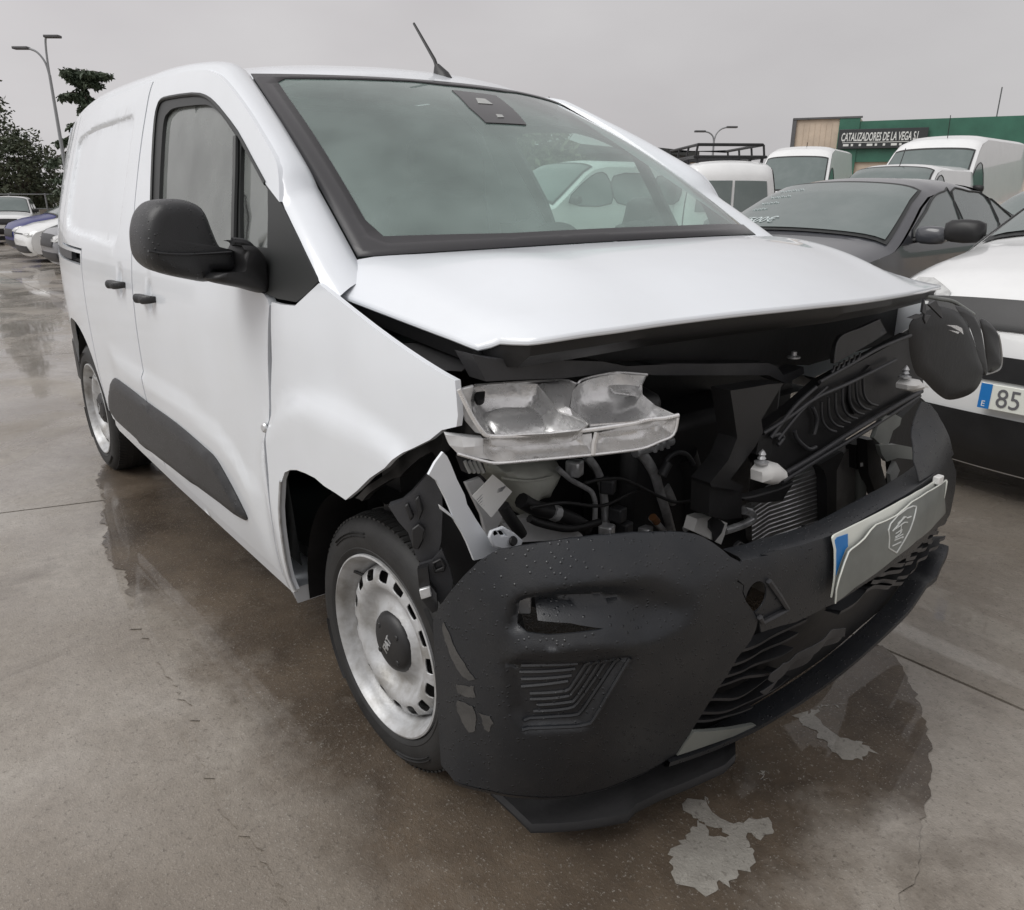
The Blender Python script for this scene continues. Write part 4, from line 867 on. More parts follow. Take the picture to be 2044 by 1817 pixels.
hp('bowl_facets', [(420,670),(740,658),(850,815),(700,790),(560,785),(430,800)], -.050, .003, chrome, step=.012, bulge=lambda q, d, P: .006*np.sin(q[:, 0]*220))
hp('bulb_hole', [(345,705),(360,675),(395,672),(412,700),(408,740),(385,757),(358,750)], -.012, .012, engm, sm=3, bevel=0)
# housing rim: lip bead and outer end
lipP = [lf(p) for p in z('A', (248,690),(290,780),(335,865),(385,940),(440,983),(620,981),(830,968),(1030,948),(1200,925),(1330,905),(1430,880),(1530,872),(1626,851))]
MB().tube(crom(lipP, 4), .0042, 8).build('lens_lip', chrome, hl)
MB().tube(crom([pln(p, hp0-hn*.13, hn) for p in z('A', (345,665),(600,646),(900,633),(985,655),(1020,630),(1130,602),(1250,585),(1430,598))], 4), .003, 6).build('back_edge', chrome, hl)
pp('housing_end', z('A', (248,690),(345,665),(325,760),(340,880),(395,945),(440,985),(350,960),(290,890),(250,800)), hp0-hn*.02, hn, .01, alu, hl)
# lower lamp: two clear-fronted chrome cells
def strip(a, b, n=24, off=0.):
    pass
low1 = [(400,1000),(520,1005),(760,1000),(900,985),(1080,965),(1085,1095),(900,1114),(700,1130),(500,1145),(440,1130),(405,1090)]
low2 = [(1105,965),(1200,945),(1400,905),(1615,862),(1590,968),(1500,1015),(1400,1055),(1250,1078),(1105,1094)]
for c in (low1, low2):
    pp('lower_lamp_cell', z('A', *c), hp0-hn*.012, hn, .004, chrome, hl, bulge=dish(.028, .035), step=.009, bevel=.001)
pp('lower_lamp_end', z('A', (165,975),(260,985),(400,1000),(405,1090),(440,1130),(330,1112),(240,1092),(190,1040)), hp0-hn*.014, hn, .02, whitein, hl, bulge=dome(.01, .03))
MB().tube(crom([pln(p, hp0-hn*.012, hn) for p in z('A', (240,1092),(400,1138),(500,1150),(700,1134),(900,1116),(1090,1098),(1250,1080),(1400,1058),(1500,1018),(1592,972),(1620,865))], 4), .0032, 6).build('lamp_rim', chrome, hl)
MB().tube([pln(p, hp0-hn*.010, hn) for p in z('A', (1110,955),(1092,1030),(1088,1098))], .005, 6).build('lamp_divider', chrome, hl)
MB().box((-.16, -.02, -.10), (.0, .40, .02), Matrix.Translation(tuple(A_-hn*.13)) @ Matrix.Rotation(math.atan2(HLB[1]-HLA[1], HLB[0]-HLA[0])-R(90), 4, 'Z')).build('headlight_housing', plastd, hl, bevel=.02)
# ---- bracket, washer tank, pipes and hoses behind the headlight
wb = bp('bumper_bracket', 'A', [(60,1225),(100,1150),(150,1083),(175,1110),(195,1150),(235,1250),(285,1350),(300,1410),(360,1510),(442,1632),(460,1650),(600,1690),(430,1742),(345,1762),(300,1650),(270,1590),(215,1500),(140,1445),(130,1415),(212,1482),(170,1380),(108,1262)], .38, .006, white, bevel=.002)
bp('bracket_foot', 'A', [(438,1622),(452,1580),(530,1550),(600,1590),(655,1640),(640,1675),(560,1700),(470,1680)], .405, .008, white, parent=wb, holes=[z('A', (495,1580),(520,1578),(542,1605),(515,1608))], bevel=.003)
c = pln(z('A', (588, 1640))[0], *XP(.409)); MB().lathe([(0, .004), (.008, .004), (.010, 0)], c, (1, 0, .3), 14).build('bracket_bolt', engm, wb)
bp('paper_tag', 'A', [(328,1357),(390,1285),(450,1218),(520,1275),(585,1332),(510,1410),(440,1487),(380,1420)], .33, .001, papr, bevel=0, bulge=lambda q, d, P: .006*np.sin(q[:, 0]*30))
tg = bpy.data.objects['paper_tag']
for k in range(7):
    a = np.array([360+k*9, 1385+k*10]); b = a+np.array([48-3*k % 20, -52+4*k % 18]); btube('tag_print', 'A', [tuple(a), tuple((a+b)/2), tuple(b)], .3345, .0006, ink, tg, 4, 1)
for k in range(6):
    a = np.array([470+k*9, 1345-k*3]); b = a+np.array([30, -36]); btube('tag_bars', 'A', [tuple(a), tuple((a+b)/2), tuple(b)], .3345, .0007, ink, tg, 4, 1)
bp('washer_tank', 'A', [(425,1140),(600,1125),(860,1140),(855,1230),(830,1275),(805,1300),(808,1345),(775,1370),(720,1372),(735,1420),(690,1500),(640,1470),(600,1420),(570,1330),(500,1260),(440,1210)], .22, .08, tank, bulge=dome(.05, .06), step=.015, bevel=.004)
btube('tank_seam', 'A', [(520,1245),(650,1262),(760,1255),(835,1235)], .272, .003, tank, bpy.data.objects['washer_tank'])
bp('inner_strut_plate', 'A', [(290,1275),(380,1240),(430,1300),(520,1380),(525,1500),(480,1580),(420,1610),(390,1480),(350,1400)], .27, .01, whitein)
bp('corrugated_trim', 'A', [(265,1120),(330,1110),(400,1150),(420,1210),(300,1215)], .30, .02, plastg)
for k in range(4): btube('trim_fin', 'A', [(285+28*k, 1140), (300+28*k, 1175), (318+28*k, 1210)], .306, .004, lgrey, bpy.data.objects['corrugated_trim'], 6)
bp('fluid_tray', 'A', [(520,1530),(640,1500),(700,1480),(760,1560),(1000,1580),(1040,1620),(760,1640),(600,1650)], .26, .02, whitein)
btube('refrigerant_pipe', 'A', [(1045,1105),(1100,1175),(1135,1250),(1155,1350),(1170,1540)], .24, .0105, alu)
btube('coolant_pipe', 'A', [(870,1185),(900,1215),(960,1262),(1030,1300),(1080,1335),(1102,1400),(1100,1510)], .27, .0062, alu)
btube('thick_pipe', 'A', [(1370,1075),(1420,1130),(1470,1220),(1505,1340),(1540,1450),(1575,1580)], .26, .0145, alu)
btube('pipe_elbow', 'A', [(1350,1085),(1440,1055),(1580,1010)], .265, .0130, alu)
for t in (1470, 1510, 1550): btube('pipe_collar', 'A', [(t, 1022-(t-1510)*.3), (t+6, 1045-(t-1510)*.3), (t+10, 1068-(t-1510)*.3)], .275, .0052, alu)
btube('pipe_lug', 'A', [(1545,1300),(1570,1350),(1590,1400)], .262, .012, alu)
btube('wiring_cable', 'A', [(1040,1275),(1130,1255),(1250,1248),(1350,1285),(1450,1335),(1540,1375),(1610,1397),(1700,1385),(1760,1358),(1835,1328)], .33, .0042, engm)
btube('cable_sleeve', 'A', [(1745,1364),(1765,1357),(1785,1350)], .335, .0062, mat('yellow_sleeve', (.55, .5, .25), .5))
btube('wiring_cable', 'A', [(700,1430),(900,1400),(1080,1420),(1180,1410),(1300,1350),(1400,1310)], .32, .004, engm)
btube('wiring_loom', 'A', [(690,1500),(760,1530),(900,1560),(1000,1555),(1130,1520)], .31, .0085, engm)
btube('wiring_loom', 'A', [(525,1420),(560,1480),(610,1550),(640,1600)], .33, .013, engm)
btube('black_hose', 'A', [(640,1385),(720,1430),(840,1462),(950,1500),(1050,1560)], .29, .0175, plastd)
btube('hose_clamp', 'A', [(825,1452),(843,1460),(862,1468)], .292, .0195, alu)
btube('intake_hose', 'A', [(1640,1090),(1670,1200),(1680,1330),(1680,1470),(1690,1600)], [.24, .24, .24, .24, .24], [.030, .042, .046, .046, .044]*1+[.044]*16 if False else .042, plastd, n=16)
btube('hose_band', 'A', [(1535,1180),(1560,1120),(1620,1085),(1680,1100),(1720,1160)], .285, .006, plastg)
btube('hose_band', 'A', [(1520,1230),(1540,1190),(1560,1150)], .29, .012, plastg)
btube('sensor_plug', 'A', [(1455,1495),(1490,1530),(1535,1580)], .29, .0085, alu)
btube('sensor_collar', 'A', [(1462,1490),(1475,1505),(1488,1520)], .292, .0105, orange)
btube('red_clip', 'A', [(1770,840),(1785,880),(1775,930)], .18, .012, mat('red_clip', (.14, .02, .012), .6))
for px in ((1290,1560), (1420,1590), (1180,1580), (1250,1470), (980,1180), (1190,1290)):
    c = pln(z('A', px)[0], *XP(.27)); MB().box((-.02, -.016, -.02), (.015, .016, .018), Matrix.Translation(tuple(c)) @ Matrix.Rotation(R(px[0] % 40), 4, 'Z')).build('engine_fitting', plastg if px[0] % 20 else alu, bay, bevel=.005)
# white connector with black latch and silver pipe
wc = bp('white_connector', 'A', [(1742,1502),(1790,1487),(1850,1492),(1932,1528),(1915,1600),(1892,1662),(1850,1640),(1720,1580)], .46, .03, papr, bevel=.004)
bp('connector_latch', 'A', [(1820,1520),(1850,1492),(1890,1510),(1915,1535),(1895,1590),(1850,1645),(1845,1590),(1820,1560)], .466, .01, plastg, parent=wc)
btube('silver_pipe', 'B', [(180,1500),(240,1470)], .42, .008, alu, sm=1)
btube('silver_pipe', 'B', [(395,1512),(470,1488),(530,1462),(555,1435),(540,1410),(505,1400)], .45, .0105, alu)
# ---- torn wheel-arch plastics beside the tyre
pl_ = pp('fender_edge_strip', z('H', (338,365),(395,318),(470,262),(530,215),(590,150),(650,118),(700,92),(752,58),(756,150),(712,175),(690,150),(640,180),(560,262),(500,280),(470,300),(430,330),(375,378)), (0, -.885, 0), (.15, -1, 0), .02, plastd, van, bevel=.003, bulge=lambda q, d, P: .006*np.sin(q[:, 0]*50))
al = pp('arch_liner_panel', z('H', (500,400),(560,380),(600,345),(690,240),(745,300),(748,430),(742,560),(725,630),(690,695),(650,660),(625,625),(590,520),(545,470)), (.33, -.80, .6), (.8, -.6, .1), .03, plastg, van, bevel=.005)
for pts in ([(606,505),(640,480),(668,505),(660,560),(640,600),(610,595)], [(620,370),(640,350),(660,420),(640,470)], [(572,400),(590,385),(618,450),(600,470)]):
    pp('liner_recess', z('H', *pts), (.345, -.81, .6), (.8, -.6, .1), .012, plastd, al, bevel=.003)
pp('liner_flap', z('H', (640,670),(700,650),(745,600),(780,680),(796,742),(790,780),(740,850),(700,800),(690,720)), (.37, -.80, .5), (.8, -.6, .1), .012, plastg, al)
pp('liner_clip', z('H', (700,660),(740,640),(762,670),(760,700),(712,708)), (.385, -.80, .5), (.8, -.6, .1), .01, plastd, al, holes=[z('H', (712,668),(738,655),(748,680),(718,694))])
pp('broken_tab', z('H', (632,690),(680,680),(690,760),(720,800),(725,880),(700,890),(650,825),(690,815),(640,770)), (.39, -.82, .5), (.8, -.6, .1), .02, plastd, al)
pp('broken_tab', z('H', (640,785),(690,770),(700,815),(650,830)), (.40, -.825, .5), (.8, -.6, .1), .01, alu, al)
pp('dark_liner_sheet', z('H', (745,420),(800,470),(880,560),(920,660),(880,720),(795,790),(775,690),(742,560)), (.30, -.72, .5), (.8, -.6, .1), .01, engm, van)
# ---- front-end carrier, radiator
fc = bp('front_carrier', 'B', [(600,960),(760,850),(940,690),(1180,560),(1420,430),(1480,520),(1490,700),(1480,745),(1200,920),(1000,1040),(740,1195),(600,1150),(560,1060)], .50, .03, plastd, bevel=.004)
for pts, r in (([(920,692),(1100,590),(1250,505),(1420,436)], .005), ([(610,975),(760,880),(900,780),(1100,690),(1340,570)], .005), ([(735,1192),(900,1095),(1100,965),(1300,845),(1480,742)], .007), ([(715,1240),(900,1125),(1100,1005),(1300,880),(1470,768)], .006), ([(650,1000),(780,830),(900,720)], .005), ([(690,1010),(820,850),(960,720)], .004)):
    btube('carrier_rail', 'B', pts, .515, r, plastg, fc)
for k in range(7):
    dx, dy = k*38, -k*24; btube('carrier_rib', 'B', [(930+dx, 800+dy), (932+dx, 880+dy), (945+dx, 925+dy), (975+dx, 955+dy), (1010+dx, 965+dy)], .515, .0035, plastg, fc)
for k in range(6): btube('carrier_rib', 'B', [(985+k*28, 640-k*14), (998+k*28, 625-k*14), (1002+k*28, 600-k*14)], .516, .003, plastg, fc, 6)
for pts in ([(780,960),(800,1010),(860,1060),(900,1050)], [(880,830),(905,900),(890,980)], [(660,990),(700,980),(720,1000),(690,1040)]): btube('carrier_web', 'B', pts, .512, .005, plastg, fc)
bp('carrier_pocket', 'B', [(1090,690),(1160,640),(1200,600),(1230,690),(1260,800),(1180,850),(1110,870),(1080,800)], .507, .02, engm, parent=fc, bevel=.006)
bp('carrier_pocket', 'B', [(590,990),(640,965),(670,1060),(650,1120),(570,1090)], .507, .02, engm, parent=fc, bevel=.006)
bp('carrier_plate', 'B', [(1040,440),(1150,395),(1252,348),(1290,420),(1200,480),(1000,592),(998,545),(1015,480)], .52, .01, plastd, bevel=.002)
btube('plate_edge', 'B', [(1000,580),(1030,450),(1150,395),(1252,348)], .522, .002, plastg, bpy.data.objects['carrier_plate'], 6)
bp('carrier_column', 'B', [(430,740),(560,720),(640,705),(720,700),(660,800),(600,900),(610,968),(565,1050),(520,1110),(430,1228),(500,1262),(490,1292),(325,1268),(318,1248),(420,1120),(468,1000),(450,870)], .53, .05, plastd, bevel=.008)
bp('column_foot', 'B', [(318,1262),(492,1286),(492,1440),(400,1450),(310,1430)], .515, .05, engm, bevel=.008)
for k, (px, sx) in enumerate(((670, 1195), (1445, 715))):
    pts = [(605,1190),(640,1145),(690,1140),(735,1180),(725,1230),(665,1258),(605,1245)] if k == 0 else [(1402,710),(1425,682),(1470,680),(1488,700),(1485,735),(1440,748),(1402,735)]
    cpb = bp('white_buffer', 'B', pts, .565, .03, papr, bevel=.006, bulge=dome(.018, .03), step=.01)
    q = (600, 1130) if k == 0 else (1390, 660); c = pln(z('B', q)[0], *XP(.55))
    MB().lathe([(.016, -.004), (.016, .0), (.006, .004), (.010, .008), (.006, .014), (.009, .018), (.005, .024), (.0, .03)], c, (0, 0, 1), 12).build('buffer_screw', alu, cpb)
c = pln(z('B', (778, 552))[0], *XP(.42)); MB().lathe([(.016, -.004), (.016, .0), (.007, .003), (.007, .012), (0, .014)], c, (0, 0, 1), 12).build('carrier_screw', alu, bay)
btube('plastic_clip', 'B', [(1045,325),(1075,318),(1090,312)], .45, .008, mat('tan_clip', (.35, .3, .2), .6))
rad = bp('radiator', 'B', [(545,1395),(700,1320),(800,1262),(960,1140),(1020,1110),(1118,1035),(1118,1410),(1020,1450),(960,1485),(850,1520),(700,1600),(610,1640),(550,1560)], .44, .03, radm, bevel=.002)
fb = MB()
for k in range(20):
    y0 = 1400+k*24-110
    fb.tube([pln(p, *XP(.4415)) for p in z('B', (548, y0+30), (640, y0-30), (760, y0-70), (955, y0-138 if k < 30 else 0))], .0018, 4)
f_ = fb.build('radiator_fins', alu, rad); f_['kind'] = 'stuff'
bp('radiator_strut', 'B', [(915,1150),(960,1125),(1045,1075),(1055,1090),(1015,1180),(1012,1490),(965,1490),(960,1230),(945,1180)], .475, .03, plastd, bevel=.004)
bp('cable_tray', 'B', [(490,1330),(560,1320),(700,1280),(790,1240),(740,1310),(720,1350),(600,1360),(510,1350)], .50, .03, engm, bevel=.006)
MB().tube([pln(p, *XP(.45)) for p in z('B', (1146,1130), (1146,1270), (1144,1415))], .0165, 14).build('receiver_bottle', plategr, bay)
bp('receiver_bracket', 'B', [(1118,1040),(1170,1010),(1215,1000),(1225,1060),(1180,1180),(1120,1170)], .46, .03, plastd, bevel=.004)
bp('receiver_label', 'B', [(1148,1138),(1172,1134),(1172,1154),(1148,1158)], .475, .002, papr, parent=bpy.data.objects['receiver_bracket'], bevel=0)
bp('grey_flange', 'B', [(1240,940),(1280,880),(1340,872),(1372,890),(1362,930),(1325,960),(1300,1035),(1250,1030),(1220,1000)], .52, .012, plategr, bevel=.003)
bp('grey_flange', 'B', [(1250,1042),(1340,1035),(1440,1055),(1438,1120),(1350,1110),(1290,1130),(1262,1090)], .53, .012, plategr, bevel=.003)
bp('grey_flange', 'B', [(1340,1130),(1362,1180),(1340,1230),(1352,1275),(1320,1290),(1308,1200)], .53, .012, lgrey, bevel=.003)
bp('dark_duct', 'B', [(1180,1010),(1250,1010),(1260,1150),(1300,1290),(1240,1330),(1190,1200)], .49, .03, engm, bevel=.006)
bp('duct_panel', 'B', [(1300,960),(1480,780),(1560,850),(1620,980),(1640,1090),(1560,1180),(1440,1250),(1300,1320),(1320,1200)], .40, .02, engm)
for q in ([(1175,1355),(1200,1345),(1250,1362),(1225,1390)], [(1020,1440),(1040,1430),(1090,1450),(1050,1465)], [(840,1490),(870,1485),(930,1520),(880,1540)], [(460,1600),(490,1570),(540,1600),(520,1640)]): bp('loose_clip', 'B', q, .50, .012, plastg, bevel=.003)
bp('bay_floor_shield', 'B', [(310,1440),(500,1440),(560,1560),(620,1640),(480,1660),(300,1560)], .42, .02, engm)
# ---- left headlight, twisted out of its seat
lh = empty('loose_headlight'); lh.parent = van
def lloft(k, pts, x0, offs, scl, name, m):
    Q = crom([pln(p, *XP(x0)) for p in z(k, *pts)], 4, True); c = Q.mean(0); vd = CPOS-c; vd = vd/np.linalg.norm(vd)
    rows = [[c+(q-c)*s+vd*o for q in Q] for o, s in zip(offs, scl)]
    mb = MB().grid(rows, True); n = len(Q); mb.F.append(tuple(range(n))[::-1]); N = len(mb.V); mb.F.append(tuple(range(N-n, N)))
    return mb.build(name, m, lh, True, 60)
lloft('K', [(180,900),(250,820),(330,780),(420,745),(560,790),(630,870),(690,1000),(735,1150),(770,1260),(735,1380),(650,1455),(500,1492),(400,1440),(300,1340),(225,1275),(180,1100)], .50, [.03, .022, .0, -.05, -.12], [.55, .82, .97, 1., .96], 'lamp_housing', engm)
lloft('K', [(540,745),(620,770),(690,820),(745,930),(775,1080),(800,1260),(770,1290),(735,1180),(700,1040),(650,900),(590,810)], .49, [.012, .006, -.02, -.06], [.8, .95, 1., 1.], 'housing_flange', plastd)
lloft('K', [(735,850),(800,870),(850,920),(885,980),(900,1080),(905,1200),(885,1250),(800,1278),(780,1120),(760,980)], .46, [.01, .0, -.04, -.08], [.7, .95, 1., 1.], 'lens_cap', plastd)
btube('lens_edge', 'K', [(880,975),(898,1060),(908,1180),(892,1240),(850,1265),(790,1282)], .455, .0045, lgrey, lh)
btube('lens_edge', 'K', [(225,635),(300,670),(410,695),(520,715),(600,760),(690,820)], .47, .006, plategr, lh)
for pts in ([(480,900),(560,905),(600,925),(612,975),(590,955),(520,915)], [(500,940),(580,955),(570,970)]): bp('chrome_sliver', 'K', pts, .56, .003, chrome, parent=lh)
for pts in ([(290,800),(305,700),(320,760),(318,820)], [(185,845),(260,815),(300,830),(230,855)], [(310,820),(360,825),(345,850),(320,895),(305,860)], [(340,740),(400,710),(440,800),(450,850),(400,800)]): bp('broken_mount', 'K', pts, .565, .006, plastg, parent=lh)
bp('white_tag', 'K', [(290,1365),(335,1378),(342,1392),(295,1388)], .56, .004, papr, parent=lh)
# left front wing stub so the far corner closes
# ================================================================== other vehicles in the yard
carglass = mat('car_glass', (.11, .14, .135), .12, coat=.7, var=.5, vscale=3, dirt=(.16, .19, .185))
lampg = mat('lamp_glass', (.55, .56, .55), .12, coat=1, var=.6, vscale=18, dirt=(.2, .2, .2))
def paint(n, c, r=.3, **k): return mat(n, c, r, coat=.7, var=.5, vscale=3, dirt=tuple(v*.88 for v in c), **k)
cwhite = paint('white_car_paint', (.79, .80, .80)); cgrey = paint('dark_grey_car_paint', (.060, .063, .072), .28); cblue = mat('blue_car_paint', (.008, .013, .13), .35, coat=.25); csilv = paint('grey_suv_paint', (.16, .165, .18)); cbrown = paint('brown_grey_car_paint', (.10, .095, .09))
tyre_me, rim_me = None, None
def bg_wheel(par, x, y, s, r):
    global tyre_me, rim_me
    w = empty('wheel', (x, y, r)); w.parent = par
    if tyre_me is None:
        t = MB().lathe([(.62, -.3), (.9, -.32), (1, -.25), (1, .25), (.9, .32), (.62, .3)], (0, 0, 0), (0, 1, 0), 28).build('tyre', rubber, w, True, 50); tyre_me = t.data
        mb = MB().lathe([(0, .2), (.14, .2), (.2, .16), (.55, .2), (.62, .3)], (0, 0, 0), (0, 1, 0), 28); q = mb.build('rim', steelw, w, True, 40); rim_me = q.data
    else:
        for n, m in (('tyre', tyre_me), ('rim', rim_me)):
            o = bpy.data.objects.new(n, m); COL.objects.link(o); o.parent = w
    w.scale = (r, r*s, r)
def car(name, label, cat, loc, rz, prof, hw, belt, roofk, ws, rw, sides, wheels, m, wr=.32, crown=.05, group=None, lamps=(), grille=(), plate=None, plastic_to=None, scale=1, rr=.07, mirrors=None, glassm=None, wsf=.90, extra=None):
    """prof: outline points front-low -> over the top -> rear-low (x forward). ws/rw: profile index ranges of the screens"""
    root = tag(empty(name, loc, rz), label, cat, group); root.scale = (scale,)*3
    glassm = glassm or carglass
    P = np.array(prof, float); x0, x1 = P[:, 0].min(), P[:, 0].max(); xc, hl = (x0+x1)/2, (x1-x0)/2; zr = P[:, 1].max()
    D = dens(P, .09, False); 
    key = [int(np.argmin(((D-p)**2).sum(1))) for p in P]
    def hwf(x, zz):
        e = np.abs((np.asarray(x, float)-xc)/hl); pl = 1-.12*np.clip((e-.68)/.32, 0, 1)**2.4
        k = np.where(zz > belt, 1-(1-roofk)*np.clip((zz-belt)/(zr-belt), 0, 1)**1.15, 1-.07*np.clip((.45-zz)/.3, 0, 1)**1.5-.03*np.clip((zz-belt+.25)/.25, 0, 1))
        k = np.where(zz > belt, k*.97, k); return hw*pl*k
    tn = np.gradient(D, axis=0); N = np.stack([-tn[:, 1], tn[:, 0]], 1); c0 = D.mean(0); N = N/np.linalg.norm(N, axis=1)[:, None]
    N = np.where(((D-c0)*N).sum(1, keepdims=True) < 0, -N, N)
    for _ in range(2): N[1:-1] = (N[:-2]+N[1:-1]*2+N[2:])/4
    N = N/np.linalg.norm(N, axis=1)[:, None]
    def top(Q, off=0):      # Q: (fraction across, index along)
        Q = np.asarray(Q, float); f, i = Q[:, 0], Q[:, 1]; ii = np.arange(len(D))
        px, pz, nx, nz = [np.interp(i, ii, a) for a in (D[:, 0], D[:, 1], N[:, 0], N[:, 1])]
        o = crown*(1-f*f)-rr*np.abs(f)**9+off; x, zz = px+nx*o, pz+nz*o
        return np.stack([x, f*hwf(px, pz-.02)*1.0, zz], 1)
    mb = MB(); fr = np.r_[-1, -.97, -.92, -.84, np.linspace(-.7, .7, 9), .84, .92, .97, 1]
    mb.grid([top([(f, i) for f in fr]) for i in range(len(D))]); mb.build('body_top', m, root, True, 50)
    inner = D-N*rr*.98
    # side skins with wheel arches cut out
    low = []
    zl = min(P[0, 1], P[-1, 1])+.02
    for wx in sorted(wheels, reverse=False):
        a = [(wx+(wr+.05)*math.cos(t), wr+(wr+.05)*math.sin(t)) for t in np.linspace(math.pi, 0, 13)]; a = [p for p in a if p[1] > zl]; low += [(a[0][0], zl)]+a+[(a[-1][0], zl)]
    poly = [tuple(p) for p in inner if p[1] > zl+.01]+low
    vo, T = cdt(dens(poly, .08), .10)
    for s in (-1, 1):
        obj('body_side', [(q[0], s*float(hwf(q[0], q[1])), q[1]) for q in vo], [tuple(t) for t in T], m, root, True, 60)
        for w in sides:
            ww = dens(crom(w, 3, True), .06); v2, T2 = cdt(ww, .10)
            g = obj('side_window', [(q[0], s*float(hwf(q[0], q[1])+.006), q[1]) for q in v2], [tuple(t) for t in T2], glassm, root, True, 60)
            MB().tube([(q[0], s*float(hwf(q[0], q[1])+.006), q[1]) for q in list(ww)+[ww[0]]], .010, 5, False).build('window_seal', rubsh, g)
        for wx in wheels: bg_wheel(root, wx, s*(hw*.93-.10), s, wr)
        MB().add([(wx+(wr+.05)*math.cos(t), s*yy, wr+(wr+.05)*math.sin(t)) for wx in wheels for t in np.linspace(0, math.pi, 9) for yy in (hw*.9, hw*.45)], [(b*18+k*2, b*18+k*2+1, b*18+k*2+3, b*18+k*2+2) for b in range(len(wheels)) for k in range(8)]).build('wheel_well', engm, root)['kind'] = 'stuff'
        if mirrors:
            mx_, mz = mirrors; y = float(hwf(mx_, mz)); V, F = ico((mx_, s*(y+.13), mz+.02), .1, (.60, 1.15, .68)); V = [tuple(c0_+math.copysign(abs((v_-c0_)/a_)**.62, v_-c0_)*a_ for v_, c0_, a_ in zip(v, (mx_, s*(y+.13), mz+.02), (.06, .115, .068))) for v in V]; mm = obj('door_mirror', V, F, m if m is not cwhite else plastd, root)
            MB().tube([(mx_, s*(y-.02), mz-.03), (mx_, s*(y+.08), mz-.01)], .022, 6).build('mirror_stalk', plastd, mm)
    for nm, rng_ in (('windscreen', ws), ('rear_window', rw)):
        if not rng_: continue
        i0, i1 = key[rng_[0]], key[rng_[1]]; f0 = wsf
        for k, (ff, t0, off, mm) in enumerate(((f0+.03, .0, .012, rubsh), (f0, .045, .020, glassm))):
            a, b = i0+(i1-i0)*t0, i1-(i1-i0)*t0
            q = top([(f, i) for i in np.linspace(a, b, 20) for f in np.linspace(-ff, ff, 21)], off); g = MB().grid([q[r*21:(r+1)*21] for r in range(20)])
            if k == 0: fr0 = g.build(nm+'_surround', mm, root, True, 60)
            else: g.build(nm, mm, root, True, 60)
    def onfront(name, pts, off, mm, par=root):
        v2, T2 = cdt(dens([(a, b*8) for a, b in pts], .06), .05); return shell(name, v2, T2, lambda q: top(np.stack([q[:, 0], q[:, 1]/8*(len(D)-1)], 1), off+.006), (0, 0, -.001), mm, par, 0)
    zf = np.maximum.accumulate(D[:key[int(np.argmax(P[:, 0] < xc+hl*.55))], 1]); zi = lambda zz: float(np.interp(zz, zf, np.arange(len(zf))))/(len(D)-1)
    lamps = [[(a, zi(b)) for a, b in l] for l in lamps]; grille = [[(a, zi(b)) for a, b in l] for l in grille]
    if plate: plate = (zi(plate[0]), plate[1])
    for l in lamps:
        for s in (-1, 1):
            h = onfront('headlight', [(s*a, b) for a, b in l], .006, lampg); c = np.array(l).mean(0)
            onfront('lamp_element', [(s*(c[0]+(a-c[0])*.45), c[1]+(b-c[1])*.45) for a, b in l], .010, chrome, h)
    for l in grille: onfront('grille', l, .006, plastd)
    if plate:
        i, txt = plate; c = top([(0, i*(len(D)-1))], .03)[0]
        pl = MB().box((c[0]-.004, -.26, c[2]-.055), (c[0]+.006, .26, c[2]+.055)).build('number_plate', platew, root, bevel=.003)
        MB().box((c[0]+.0065, -.26, c[2]-.054), (c[0]+.008, -.215, c[2]+.054)).build('plate_band', eublue, pl)
        if txt: text('plate_lettering', txt, .115, frame4((c[0]+.0075, -.195, c[2]-.039), (0, 1, 0), (0, 0, 1)), ink, pl, .001, 0, .0, 'LEFT', .86); text('plate_country', 'E', .035, frame4((c[0]+.0088, -.248, c[2]-.045), (0, 1, 0), (0, 0, 1)), papr, pl, .0005)
    # dark underside
    MB().box((x0+.25, -hw*.85, .2), (x1-.25, hw*.85, .34)).build('underbody', engm, root)
    if extra: extra(root, top, hwf, key, D)
    return root
SEDAN = [(2.18,.20),(2.30,.34),(2.32,.55),(2.25,.70),(2.10,.80),(1.6,.90),(1.02,.985),(.95,1.0),(.35,1.30),(.12,1.385),(-.15,1.425),(-.6,1.43),(-1.0,1.385),(-1.55,1.19),(-1.95,1.05),(-2.25,1.02),(-2.36,.9),(-2.38,.5),(-2.28,.25)]
sed_w = [[(.62,1.03),(.28,1.22),(.05,1.325),(-.18,1.365),(-.25,1.365),(-.27,1.02)], [(-.33,1.02),(-.31,1.365),(-.65,1.365),(-.95,1.325),(-1.02,1.05)], [(-1.08,1.06),(-1.02,1.305),(-1.25,1.21),(-1.42,1.10)]]
HATCH = [(1.98,.18),(2.08,.30),(2.10,.52),(2.06,.68),(1.95,.80),(1.6,.92),(1.12,1.0),(1.05,1.02),(.35,1.36),(.1,1.43),(-.3,1.475),(-.9,1.46),(-1.45,1.38),(-1.6,1.34),(-1.95,1.0),(-2.02,.8),(-2.05,.5),(-1.95,.22)]
hat_w = [[(.72,1.04),(.3,1.27),(.05,1.36),(-.2,1.395),(-.24,1.03)], [(-.32,1.03),(-.28,1.395),(-.7,1.39),(-1.05,1.35),(-1.12,1.06)], [(-1.2,1.07),(-1.14,1.34),(-1.4,1.28),(-1.5,1.12)]]
BIGVAN = [(2.75,.25),(2.88,.4),(2.92,.75),(2.82,1.0),(2.6,1.15),(2.25,1.30),(2.15,1.34),(1.55,2.0),(1.3,2.25),(1.05,2.42),(.6,2.52),(-2.6,2.54),(-2.85,2.48),(-2.92,2.3),(-2.95,.5),(-2.85,.3)]
big_w = [[(1.95,1.36),(1.5,1.86),(1.05,1.95),(.98,1.34)]]
SMALLVAN = [(2.08,.22),(2.17,.4),(2.18,.75),(2.12,.95),(1.9,1.08),(1.55,1.14),(1.45,1.16),(.72,1.66),(.5,1.76),(.2,1.81),(-1.9,1.82),(-2.08,1.76),(-2.15,1.6),(-2.2,.5),(-2.1,.3)]
